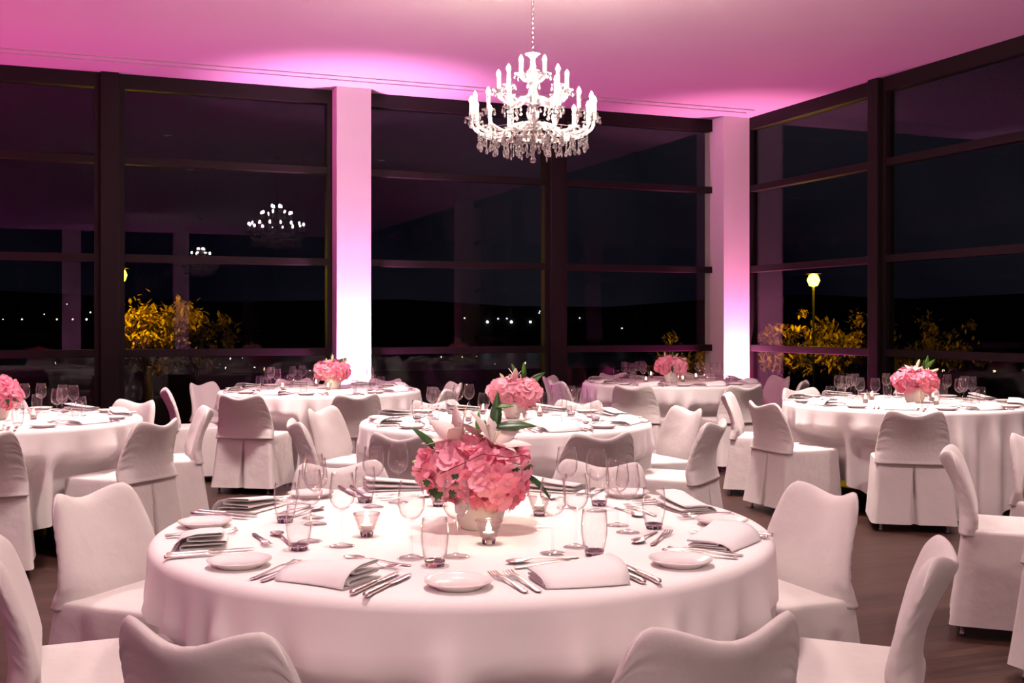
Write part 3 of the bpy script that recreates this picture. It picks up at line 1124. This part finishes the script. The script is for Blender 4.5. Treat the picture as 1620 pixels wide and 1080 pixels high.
def arrangement(key, vpos, heads, lilies, leaves, buds, ivy, twig, label, detail, seed, fn):
    rnd = random.Random(seed)
    va = tag(ob('vase', vase_me, None, vpos), 'white ceramic vase of pink flowers on the ' + TP[key], 'vase', 'white flower vases')
    fl = empty('flower_arrangement', vpos + Vector((0, 0, 0.112)), -TH)
    tag(fl, label, 'flowers', 'pink hydrangea arrangements')
    for hi, (hx, hy, hz, rx, ry, rz) in enumerate(heads):
        core = bmesh.new()
        bmesh.ops.create_icosphere(core, subdivisions=3, radius=1.0)
        for v in core.verts:
            v.co = Vector((v.co.x * (rx - 0.012), v.co.y * (ry - 0.012), v.co.z * (rz - 0.012)))
        hd = ob('hydrangea_head', mesh_from(core, 'hydrangea_core', 'hydrangea_petal'), fl, (hx, hy, hz))
        nf = fn[hi] if isinstance(fn, list) else fn
        jb = None if detail else bmesh.new()
        ga = math.pi * (3 - math.sqrt(5))
        for i in range(nf):
            zz = 1 - 2 * (i + 0.5) / nf
            rr_ = math.sqrt(1 - zz * zz)
            a = i * ga + hi
            nv = Vector((rr_ * math.cos(a), rr_ * math.sin(a), zz)) + Vector((rnd.uniform(-0.12, 0.12), rnd.uniform(-0.12, 0.12), rnd.uniform(-0.12, 0.12)))
            nv.normalize()
            p = Vector((nv.x * rx, nv.y * ry, nv.z * rz)) * rnd.uniform(0.93, 1.04)
            # leave out florets buried in a neighbouring head
            q = p + Vector((hx, hy, hz))
            if q.z < -0.035 and math.hypot(q.x, q.y) < 0.088:
                continue
            if any(k != hi and ((q.x - h[0]) / (h[3] * 0.8)) ** 2 + ((q.y - h[1]) / (h[4] * 0.8)) ** 2 + ((q.z - h[2]) / (h[5] * 0.8)) ** 2 < 1 for k, h in enumerate(heads)):
                continue
            nn = Vector((nv.x / rx, nv.y / ry, nv.z / rz)).normalized() + Vector((rnd.uniform(-0.45, 0.45), rnd.uniform(-0.45, 0.45), rnd.uniform(-0.45, 0.45)))
            nn.normalize()
            rot = nn.to_track_quat('Z', 'Y').to_matrix().to_4x4() @ Matrix.Rotation(rnd.uniform(0, 6.28), 4, 'Z')
            s = rnd.uniform(0.040, 0.056)
            if detail:
                o = ob('floret', floret_me, hd, p, rot.to_euler(), (s, s, s * rnd.uniform(0.7, 2.2)))
            else:
                petal_quads(jb, Matrix.Translation(p) @ rot, s * 1.05)
        if jb is not None:
            o = ob('florets', mesh_from(jb, 'florets', 'hydrangea_petal'), hd)
            o['kind'] = 'stuff'
    for (p, d, spread, sc, np_) in lilies:
        ly = ob('lily', mesh_from(lathe([(0, -0.012), (0.005, -0.008), (0.008, 0.004), (0.004, 0.010), (0, 0.012)], 8), 'lily_throat', 'bud_pale'), fl, p, Vector(d).to_track_quat('Z', 'Y').to_euler())
        for k in range(np_):
            a = 2 * math.pi * k / np_ + rnd.uniform(-0.2, 0.2)
            ob('petal', petal_me, ly, (0.004 * math.cos(a), 0.004 * math.sin(a), 0), orient((math.cos(a) * spread, math.sin(a) * spread, 1.0 + rnd.uniform(-0.2, 0.2)), Vector((-math.cos(a), -math.sin(a), 0.6))), (sc, sc * rnd.uniform(0.85, 1.1), sc))
        for k in range(3):
            ob('stamen', mesh_from(tube([(0, 0, 0), (0.006 * (k - 1), 0.004, 0.03), (0.012 * (k - 1), 0.008, 0.052)], [0.0008, 0.0008, 0.0022], 5), 'stamen', 'bud_pale'), ly)
    for (me, p, d, up, sc) in leaves:
        ob('leaf', me, fl, p, orient(d, Vector(up)), (sc, sc, sc))
    for (p, d, sc) in buds:
        ob('lily_bud', bud_me, fl, p, Vector(d).to_track_quat('Z', 'Y').to_euler(), (sc, sc, sc))
        q = Vector(p)
        ob('stem', mesh_from(tube([q, q * 0.7 + Vector((0, 0, 0.0)), (q.x * 0.4, q.y * 0.4, 0.02)], 0.0022, 6), 'bud_stem', 'leaf_fresh'), fl)
    for (p, d, up, sc) in ivy:
        ob('ivy_leaf', ivy_me, fl, p, orient(d, Vector(up)), (sc, sc, sc))
    for pts in twig:
        ob('twig', mesh_from(tube(pts, 0.0013, 5), 'twig', 'twig_bark'), fl)
    return fl


# front table. local axes: x right, y away from the viewer, z up, origin at the vase rim centre
V1 = W((759.5 - 810) * 3.30 / F, 3.30, TOPZ)
arrangement('t1', V1,
    [(-0.075, -0.015, 0.060, 0.098, 0.092, 0.080), (0.035, -0.045, 0.040, 0.100, 0.090, 0.088), (0.045, 0.06, 0.065, 0.095, 0.09, 0.080), (-0.04, 0.08, 0.055, 0.09, 0.085, 0.08)],
    [((-0.050, 0.0, 0.140), (-0.75, -0.25, 0.75), 0.55, 1.32, 6), ((0.035, -0.01, 0.130), (0.45, -0.35, 0.75), 0.85, 1.25, 6), ((0.0, 0.05, 0.15), (-0.1, 0.1, 1.0), 0.8, 0.95, 6)],
    [(leaf_a, (-0.125, -0.02, 0.115), (-0.65, 0.0, 0.75), (0.6, -0.6, 0.5), 0.85), (leaf_a, (0.04, 0.02, 0.165), (0.12, 0.1, 1.0), (0.2, -1, 0.2), 1.0),
     (leaf_a, (0.045, 0.02, 0.185), (1.0, -0.1, 0.12), (0.0, -0.75, 0.65), 0.95), (leaf_b, (-0.008, 0.04, 0.17), (0.05, 0.1, 1.0), (0.1, -1, 0.2), 0.62),
     (leaf_b, (0.05, 0.02, 0.245), (1.0, -0.05, 0.1), (0.0, -0.75, 0.65), 0.5), (leaf_b, (0.02, 0.0, 0.155), (-0.1, 0.1, 1.0), (0.1, -1, 0.2), 0.55),
     (leaf_d, (0.125, -0.01, 0.050), (0.8, -0.2, -0.35), (0.5, -0.6, 0.6), 0.95), (leaf_b, (0.105, 0.0, 0.115), (0.3, 0, 0.9), (0.1, -1, 0.2), 0.35)],
    [((-0.130, -0.02, 0.085), (-1.0, -0.1, 0.03), 0.92)],
    [((-0.115, -0.105, 0.010), (-0.3, -0.4, -0.8), (-0.3, -0.9, 0.2), 1.0), ((-0.145, -0.08, 0.030), (-0.7, -0.3, 0.4), (-0.2, -0.9, 0.3), 0.8), ((-0.135, -0.085, 0.016), (0.2, -0.4, -0.8), (-0.2, -0.9, 0.3), 0.9),
     ((-0.075, -0.118, 0.050), (0.9, -0.2, 0.3), (0, -0.9, 0.4), 0.9), ((-0.085, -0.115, 0.004), (0.6, -0.3, 0.2), (0, -0.9, 0.4), 0.85), ((0.130, -0.07, 0.085), (0.9, -0.3, -0.1), (0, -0.8, 0.5), 1.05), ((0.100, -0.115, 0.085), (0.8, -0.3, -0.3), (0, -0.9, 0.4), 0.9),
     ((-0.165, -0.03, 0.062), (-1, 0, 0), (0, -0.8, 0.5), 0.5)],
    [[(-0.150, -0.075, 0.045), (-0.115, -0.108, 0.062), (-0.075, -0.120, 0.080), (-0.03, -0.115, 0.100), (0.01, -0.128, 0.122), (0.05, -0.135, 0.118), (0.09, -0.120, 0.110), (0.13, -0.07, 0.112), (0.15, -0.06, 0.100)]],
    'large pink hydrangea and lily arrangement with ivy on the front table', True, 5, 78)

# the other arrangements, leaner
def small_arr(key, px, py, dx, extra, seed, label, heads=None):
    p = PZ(px, py, TOPZ)
    hs = heads or [(-0.07, -0.02, 0.055, 0.092, 0.085, 0.080), (0.06, -0.02, 0.050, 0.095, 0.088, 0.082), (0.0, 0.06, 0.07, 0.09, 0.085, 0.078)]
    lil, lea, bud, ivy, tw = extra
    arrangement(key, p, hs, lil, lea, bud, ivy, tw, label, False, seed, 90)


UPV = (0.2, -1, 0.2)
small_arr('t2', 815, 662, 0, ([((0.0, 0.0, 0.13), (0.0, -0.1, 1), 0.25, 0.9, 4)],
    [(leaf_a, (0.05, 0.0, 0.12), (0.1, 0, 1), UPV, 0.95), (leaf_a, (0.03, 0.03, 0.11), (-0.35, 0, 0.9), UPV, 1.05), (leaf_b, (0.09, 0, 0.10), (0.7, -0.1, 0.55), UPV, 0.95), (leaf_b, (-0.035, -0.03, 0.12), (0.05, -0.2, 1), UPV, 0.55), (leaf_a, (0.08, 0.02, 0.12), (0.9, 0, 0.5), UPV, 1.0), (leaf_b, (0.05, -0.01, 0.17), (0.05, 0, 1), UPV, 0.7)],
    [((-0.06, -0.02, 0.115), (-0.5, -0.1, 0.85), 0.95)], [], []), 21, 'pink hydrangea arrangement with upright green leaves on the middle table')
small_arr('t3', 527, 615, 0, ([((0.07, 0, 0.12), (0.9, -0.1, 0.5), 0.4, 0.9, 5)],
    [(leaf_a, (0.03, -0.02, 0.13), (0.9, -0.1, 0.4), UPV, 0.9), (leaf_a, (-0.02, 0, 0.14), (0.1, 0, 1), UPV, 0.6), (leaf_b, (0.01, -0.10, 0.01), (0.3, -0.5, -0.6), UPV, 0.4)],
    [((-0.05, 0, 0.12), (-0.3, 0, 1), 0.7), ((-0.01, 0, 0.13), (0.1, 0, 1), 1.0)], [], []), 22, 'pink hydrangea arrangement glowing before the lavender column')
small_arr('t4', 1062, 604.2, 0, ([], [(leaf_b, (0.01, 0, 0.14), (0.1, 0, 1), UPV, 0.7), (leaf_a, (-0.02, -0.08, 0.08), (0.2, -0.3, -0.8), UPV, 0.8)],
    [((-0.06, 0, 0.12), (-0.1, 0, 1), 1.0), ((0.03, 0, 0.12), (0.5, 0, 0.8), 1.0), ((0.09, -0.03, 0.09), (0.8, -0.2, 0.5), 1.0), ((0.10, 0, 0.12), (0.9, 0, 0.3), 0.7)], [], []), 23, 'pink hydrangea arrangement with pale buds near the corner column')
small_arr('t5', 1447, 637, 0, ([((-0.02, -0.02, 0.12), (-0.2, -0.3, 1), 0.9, 0.85, 5), ((0.06, -0.02, 0.10), (0.4, -0.5, 0.7), 0.9, 0.8, 5)],
    [(leaf_b, (0.08, 0, 0.16), (0.3, 0, 1), UPV, 0.95), (leaf_b, (0.08, 0, 0.15), (0.75, 0, 0.65), UPV, 1.05), (leaf_a, (0.06, 0.02, 0.10), (0.25, 0, 1), UPV, 0.9), (leaf_a, (-0.12, -0.03, 0.09), (-0.4, -0.3, -0.6), UPV, 0.5), (leaf_a, (-0.10, -0.03, 0.12), (-0.5, -0.3, 0.2), UPV, 0.5)],
    [((0.01, 0, 0.14), (0.35, 0, 1), 1.1), ((0.10, 0, 0.10), (0.9, 0, 0.5), 1.25)], [], [[(0.05, 0, 0.05), (0.07, 0, 0.13), (0.09, 0, 0.20), (0.10, 0, 0.24)]]), 24, 'pink hydrangea arrangement with tall lily leaves beside the side windows')
small_arr('t6', -6, 664, 0, ([], [(leaf_b, (0.0, 0, 0.13), (0.1, 0, 1), UPV, 0.8), (leaf_a, (0.10, -0.06, 0.04), (0.8, -0.3, -0.3), UPV, 0.7), (leaf_a, (0.10, -0.08, 0.06), (0.3, -0.4, -0.8), UPV, 0.7)],
    [((0.0, 0, 0.12), (0.1, 0, 1), 0.8)], [], [[(0.0, -0.11, 0.04), (0.06, -0.10, 0.055), (0.11, -0.06, 0.075)]]), 25, 'pink hydrangea arrangement cut by the left edge')

# ------------------------------------------------------------------ chandeliers
drop_me = mesh_from(lathe([(0, 0.0), (0.0052, -0.006), (0.0040, -0.013), (0.0, -0.016)], 6), 'crystal_bead', 'crystal', False)


def drop_mesh(L, wd):
    return mesh_from(lathe([(0, 0.0), (0.0035, -0.004), (0.0012, -0.009), (wd * 0.55, -0.009 - 0.25 * L), (wd, -0.009 - 0.62 * L), (wd * 0.6, -0.009 - 0.88 * L), (0, -0.009 - L)], 6), 'crystal_drop', 'crystal', False)


drop_s = drop_mesh(0.034, 0.0105)
drop_l = drop_mesh(0.048, 0.0140)
drop_n = drop_mesh(0.060, 0.0070)
pan_me = mesh_from(lathe([(0, 0.0), (0.012, 0.0), (0.030, 0.004), (0.044, 0.013), (0.046, 0.015), (0.043, 0.016), (0.028, 0.008), (0.012, 0.006), (0, 0.006)], 16), 'drip_pan', 'crystal_thin')
bulb_me = mesh_from(lathe([(0, 0.0), (0.0095, 0.004), (0.0140, 0.016), (0.0115, 0.030), (0.0045, 0.043), (0, 0.050)], 10), 'bulb', 'bulb_glow')
link_bm = bmesh.new()
lp = []
for k in range(14):
    a = 2 * math.pi * k / 14
    lp.append((0.007 * math.cos(a), 0, 0.012 * math.sin(a) + spow(math.sin(a), 0.3) * 0.004))
lp.append(lp[0])
link_me = mesh_from(tube(lp, 0.0017, 6, None, False), 'chain_link', 'brass')


def sleeve_mesh(h):
    return mesh_from(lathe([(0, 0.0), (0.0155, 0.0), (0.0155, 0.008), (0.0135, 0.010), (0.0135, h), (0, h)], 12), 'candle_sleeve', 'candle_sleeve')


def make_chandelier(loc, label):
    ZB = 2.44
    c = empty('chandelier', (loc.x, loc.y, CEIL))
    tag(c, label, 'chandelier', 'crystal chandeliers')
    z_ = lambda z: z - CEIL
    # ceiling canopy and chain
    ob('canopy', mesh_from(lathe([(0, 0), (0.06, 0), (0.062, -0.012), (0.03, -0.035), (0.008, -0.045), (0, -0.045)], 20), 'canopy', 'brass'), c)
    z = 3.215
    k = 0
    while z < CEIL - 0.045:
        ob('chain_link', link_me, c, (0, 0, z_(z)), (0, 0, (k % 2) * math.pi / 2 + 0.5), (1.4, 1.4, 1.3))
        z += 0.032; k += 1
    ob('hook', mesh_from(tube([(0.010 * math.cos(a * 0.5), 0, z_(3.190) + 0.010 * math.sin(a * 0.5)) for a in range(13)], 0.0022, 6), 'hook', 'brass'), c)
    # stem of glass balusters
    st = [(0, 2.575), (0.020, 2.58), (0.030, 2.62), (0.016, 2.66), (0.012, 2.69), (0.034, 2.73), (0.044, 2.77), (0.030, 2.82), (0.014, 2.85), (0.028, 2.88), (0.036, 2.91), (0.022, 2.95), (0.012, 2.98), (0.026, 3.02), (0.030, 3.06), (0.016, 3.11), (0.012, 3.14), (0.030, 3.165), (0.052, 3.178), (0.054, 3.182), (0.02, 3.186), (0.0, 3.19)]
    ob('stem', mesh_from(lathe([(r, z_(q)) for r, q in st], 16), 'chandelier_stem', 'crystal'), c)
    # bottom bowl and ball
    ob('bowl', mesh_from(lathe([(0, z_(2.572)), (0.05, z_(2.576)), (0.090, z_(2.590)), (0.112, z_(2.615)), (0.116, z_(2.622)), (0.110, z_(2.622)), (0.08, z_(2.600)), (0, z_(2.585))], 24), 'chandelier_bowl', 'crystal_thin'), c)
    ob('bottom_ball', mesh_from(lathe([(0, z_(2.575)), (0.003, z_(2.572)), (0.014, z_(2.55)), (0.004, z_(2.520)), (0.010, z_(2.51)), (0.004, z_(2.485)), (0.020, z_(2.470)), (0.023, z_(2.462)), (0.018, z_(2.447)), (0.0, z_(2.440))], 12), 'bottom_ball', 'crystal', False), c)
    rnd = random.Random(3)

    def arms(n, rr_, zhub, zdip, zpan, h, ph, rise, rhub):
        ap = bez((rhub, 0, z_(zhub)), (rr_ * 0.30, 0, z_(zhub + rise)), (rr_ * 0.42, 0, z_(zdip - 0.02)), (rr_ * 0.66, 0, z_(zdip)), 8)
        ap += bez((rr_ * 0.66, 0, z_(zdip)), (rr_ * 0.84, 0, z_(zdip + 0.005)), (rr_, 0, z_(zdip + 0.03)), (rr_, 0, z_(zpan)), 7)[1:]
        am = mesh_from(tube(ap, 0.0110, 7), 'chandelier_arm', 'crystal_thin')
        sl = sleeve_mesh(h)
        for i in range(n):
            a = ph + 2 * math.pi * i / n
            arm = ob('arm', am, c, (0, 0, 0), (0, 0, a))
            ob('drip_pan', pan_me, arm, (rr_, 0, z_(zpan)))
            ob('candle_sleeve', sl, arm, (rr_, 0, z_(zpan) + 0.006))
            ob('bulb', bulb_me, arm, (rr_, 0, z_(zpan) + 0.006 + h))
            for q in range(4):
                b_ = q * math.pi / 2 + 0.4
                ob('crystal_drop', drop_s, arm, (rr_ + 0.043 * math.cos(b_), 0.043 * math.sin(b_), z_(zpan) + 0.012), (0, 0, rnd.uniform(0, 3)))
            if rr_ > 0.15:
                # strings of crystals below the arm
                for (fr, dz, me) in ((0.66, -0.010, drop_l), (0.82, -0.006, drop_n), (0.50, 0.0, drop_s)):
                    x = rr_ * fr
                    zq = min(ap, key=lambda p_: abs(p_[0] - x))[2] + dz
                    ob('crystal_bead', drop_me, arm, (x, 0, zq))
                    ob('crystal_bead', drop_me, arm, (x, 0, zq - 0.017))
                    ob('crystal_drop', me, arm, (x, 0, zq - 0.034), (0, 0, rnd.uniform(0, 3)))
    arms(16, 0.418, 2.665, 2.625, 2.735, 0.105, -TH, 0.11, 0.03)
    arms(8, 0.232, 2.86, 2.845, 2.925, 0.095, -TH, 0.08, 0.025)
    arms(4, 0.080, 3.03, 3.00, 3.035, 0.085, -TH, 0.03, 0.02)
    # hanging fringe under the bowl and between the arms
    for n_, r_, z0, me in ((12, 0.112, 2.615, drop_l), (14, 0.20, 2.600, drop_n), (24, 0.37, 2.640, drop_l), (12, 0.29, 2.615, drop_l)):
        for i in range(n_):
            a = 2 * math.pi * (i + 0.5) / n_
            x, y = r_ * math.cos(a), r_ * math.sin(a)
            dz = rnd.uniform(-0.012, 0.012)
            ob('crystal_bead', drop_me, c, (x, y, z_(z0 + dz)))
            ob('crystal_bead', drop_me, c, (x, y, z_(z0 + dz) - 0.017))
            ob('crystal_bead', drop_me, c, (x, y, z_(z0 + dz) - 0.034))
            ob('crystal_drop', me, c, (x, y, z_(z0 + dz) - 0.051), (0, 0, rnd.uniform(0, 3)))
    # rings that carry the fringe
    for r_, z0 in ((0.20, 2.604), (0.37, 2.644), (0.29, 2.619)):
        ob('fringe_ring', mesh_from(tube([(r_ * math.cos(2 * math.pi * k / 40), r_ * math.sin(2 * math.pi * k / 40), z_(z0)) for k in range(41)], 0.002, 5, None, False), 'fringe_ring', 'brass'), c)
    return c


ch1 = make_chandelier(W((843 - 810) * 7.55 / F, 7.55, 0), 'large crystal chandelier hanging by a chain over the middle table')
ch2 = copy_tree(ch1)
ch2.location = (2.87, -3.72, CEIL)
tag(ch2, 'crystal chandelier behind the viewer, mirrored in the back windows', 'chandelier', 'crystal chandeliers')

# fill downlights added out of view, over the tables and behind the viewer
for (cx_, cy_, pw, lb) in ((-0.25, 2.9, 0.48, 'above the front table'), (-2.9, 5.0, 0.8, 'above the table at the left'), (3.0, 5.2, 0.8, 'above the table at the right'), (-1.6, -1.6, 0.95, 'behind the viewer to the left'), (1.8, -1.4, 0.95, 'behind the viewer to the right'),
                           (-0.2, 5.4, 0.75, 'before the middle table'), (-2.0, 8.3, 1.7, 'before the lavender column table'), (1.5, 8.4, 1.7, 'before the corner column table'), (3.2, 7.6, 0.6, 'above the side window table')):
    q = W(cx_, cy_)
    downlight(q.x, q.y, FILL_DOWN * pw, 'added unseen downlight in the ceiling ' + lb, 150 if 'viewer' in lb else 104)

# ------------------------------------------------------------------ the night outside
struct(box('ground_outside', -70, 90, NW + 0.4, 75, -2.2, -2.0, 'night_ground'), 'dark lawn outside the windows')
struct(box('water_lake', -500, 700, 75, 620, -3.2, -3.0, 'night_water'), 'black lake water beyond the lawn')


def street_lamp(p, label):
    h = p.z + 2.0
    s = empty('street_lamp', (p.x, p.y, -2.0))
    tag(s, label, 'street lamp', 'street lamps in the garden')
    ob('post', mesh_from(lathe([(0, 0), (0.09, 0), (0.09, 0.3), (0.03, 0.35), (0.025, h - 0.16), (0, h - 0.16)], 10), 'lamp_post', 'lamp_iron'), s)
    ob('lamp_globe', mesh_from(lathe([(0, h - 0.16), (0.10, h - 0.13), (0.15, h), (0.10, h + 0.12), (0, h + 0.15)], 14), 'lamp_globe', 'lamp_glow'), s)
    ob('cap', mesh_from(lathe([(0, h + 0.24), (0.05, h + 0.22), (0.2, h + 0.16), (0.2, h + 0.15), (0, h + 0.16)], 14), 'lamp_cap', 'lamp_iron'), s)
    return s


street_lamp(PD(190, 435, 25), 'glowing yellow street lamp beside the leafy tree at the left')
street_lamp(PD(1287, 443, 27), 'glowing yellow street lamp outside the side windows')


def tree(p, rx, rz, zc, nleaf, seed, label, lsize=0.10):
    """p: foot on the ground; crown centre at height zc above the ground"""
    rnd = random.Random(seed)
    t = empty('tree', (p.x, p.y, -2.0))
    tag(t, label, 'tree', 'autumn trees in the garden')
    ob('trunk', mesh_from(tube([(0, 0, 0), (0.05, 0, zc * 0.4), (0, 0.04, zc), (0.1, 0, zc + rz * 0.6)], [0.14, 0.11, 0.08, 0.02], 8), 'tree_trunk', 'bark'), t)
    for k in range(6):
        a = k * 1.05
        ob('branch', mesh_from(tube([(0, 0, zc * 0.55 + 0.1 * k), (0.4 * rx * math.cos(a), 0.4 * rx * math.sin(a), zc + 0.05 * k), (0.85 * rx * math.cos(a), 0.85 * rx * math.sin(a), zc + 0.3 * rz * math.sin(k * 2.0))], [0.05, 0.035, 0.01], 6), 'tree_branch', 'bark'), t)
    bm = bmesh.new()
    clumps = [(rnd.gauss(0, 0.45) * rx, rnd.gauss(0, 0.45) * rx, zc + rnd.gauss(0, 0.45) * rz, rnd.uniform(0.12, 0.34) * rx) for _ in range(34)]
    for i in range(nleaf):
        cxx, cyy_, czz, cr = clumps[rnd.randrange(len(clumps))]
        q = Vector((cxx + rnd.gauss(0, 0.5) * cr, cyy_ + rnd.gauss(0, 0.5) * cr, czz + rnd.gauss(0, 0.4) * cr))
        s = lsize * rnd.uniform(0.6, 1.3)
        m = Matrix.Translation(q) @ Matrix.Rotation(rnd.uniform(0, 6.28), 4, 'Z') @ Matrix.Rotation(rnd.uniform(-1.2, 1.2), 4, 'X')
        v = [bm.verts.new(m @ Vector(c_)) for c_ in ((0, -s, 0), (s * 0.42, 0, s * 0.12), (0, s, 0), (-s * 0.42, 0, s * 0.12))]
        bm.faces.new(v)
    f = ob('foliage', mesh_from(bm, 'tree_foliage', 'autumn_leaf', False), t)
    f['kind'] = 'stuff'
    return t


def ground_pt(px, d):
    q = W((px - 810) * d / F, d)
    return q


tree(ground_pt(232, 27.0), 1.25, 0.85, 3.2, 3600, 1, 'bushy yellow-lit autumn tree beside the street lamp at the left')
tree(ground_pt(305, 29.6), 0.9, 0.7, 2.9, 1300, 2, 'sparse autumn tree at the dark end of the garden')
tree(ground_pt(1325, 30.5), 1.1, 0.60, 2.75, 1700, 3, 'autumn tree below the street lamp outside the side windows')
tree(ground_pt(1222, 29.2), 0.8, 0.75, 2.6, 1500, 4, 'slender tree seen through the corner column reflection')
tree(ground_pt(1478, 33.5), 1.3, 0.8, 2.4, 1400, 5, 'dim autumn tree behind the right flower arrangement')
tree(ground_pt(1085, 27.5), 0.8, 0.6, 2.2, 900, 6, 'dim shrub-like tree outside beside the corner column')

sh_me = {}
for nm in ('shore_glow_white', 'shore_glow_amber'):
    bm = bmesh.new(); bmesh.ops.create_icosphere(bm, subdivisions=1, radius=1.0)
    sh_me[nm] = mesh_from(bm, 'shore_light_' + nm, nm)
rs = random.Random(8)
bm = bmesh.new()
lo_, hi_, lo2 = [], [], []
for i in range(41):
    px = -2400 + 160 * i
    h_ = 26 + 9 * math.sin(i * 0.55) + 5 * math.sin(i * 1.7 + 1) + rs.uniform(-2, 2)
    for lst, d_, z_ in ((lo_, 170.25, -3.1), (hi_, 172.0, 0.1 * h_ + 2.5), (lo2, 176.0, -3.1)):
        q = W((px - 810) * d_ / F, d_, z_)
        lst.append(bm.verts.new(q))
for i in range(40):
    bm.faces.new((lo_[i], lo_[i + 1], hi_[i + 1], hi_[i])); bm.faces.new((hi_[i], hi_[i + 1], lo2[i + 1], lo2[i]))
struct(ob('far_shore_hill', mesh_from(bm, 'far_shore_hill', 'night_ground', False)), 'black wooded shore across the lake')
for (px, py, s, w) in ((735, 503, 0.10, 0), (771, 509, 0.20, 1), (788, 504, 0.09, 1), (802, 504, 0.09, 1), (809, 509, 0.20, 1), (839, 509, 0.18, 1), (853, 495, 0.08, 1), (854, 492, 0.06, 1), (896, 503, 0.09, 1), (917, 503, 0.08, 1), (984, 519, 0.08, 1),
                       (35, 505, 0.11, 1), (90, 505, 0.11, 0), (115, 505, 0.11, 0), (137, 505, 0.12, 1), (70, 497, 0.08, 1), (106, 481, 0.08, 1), (143, 494, 0.09, 1), (5, 505, 0.1, 1)):
    o = ob('shore_light', sh_me['shore_glow_white' if w else 'shore_glow_amber'], None, PD(px, py, 170.25 + 1.75 * max(0.0, (CAMZ - (py - HZ) * 170 / F) + 3.1) / 8.3 - s * 0.5), (0, 0, 0), (s, s, s))
    tag(o, 'pinpoint light on the far shore seen through the back windows', 'light', 'far shore lights')
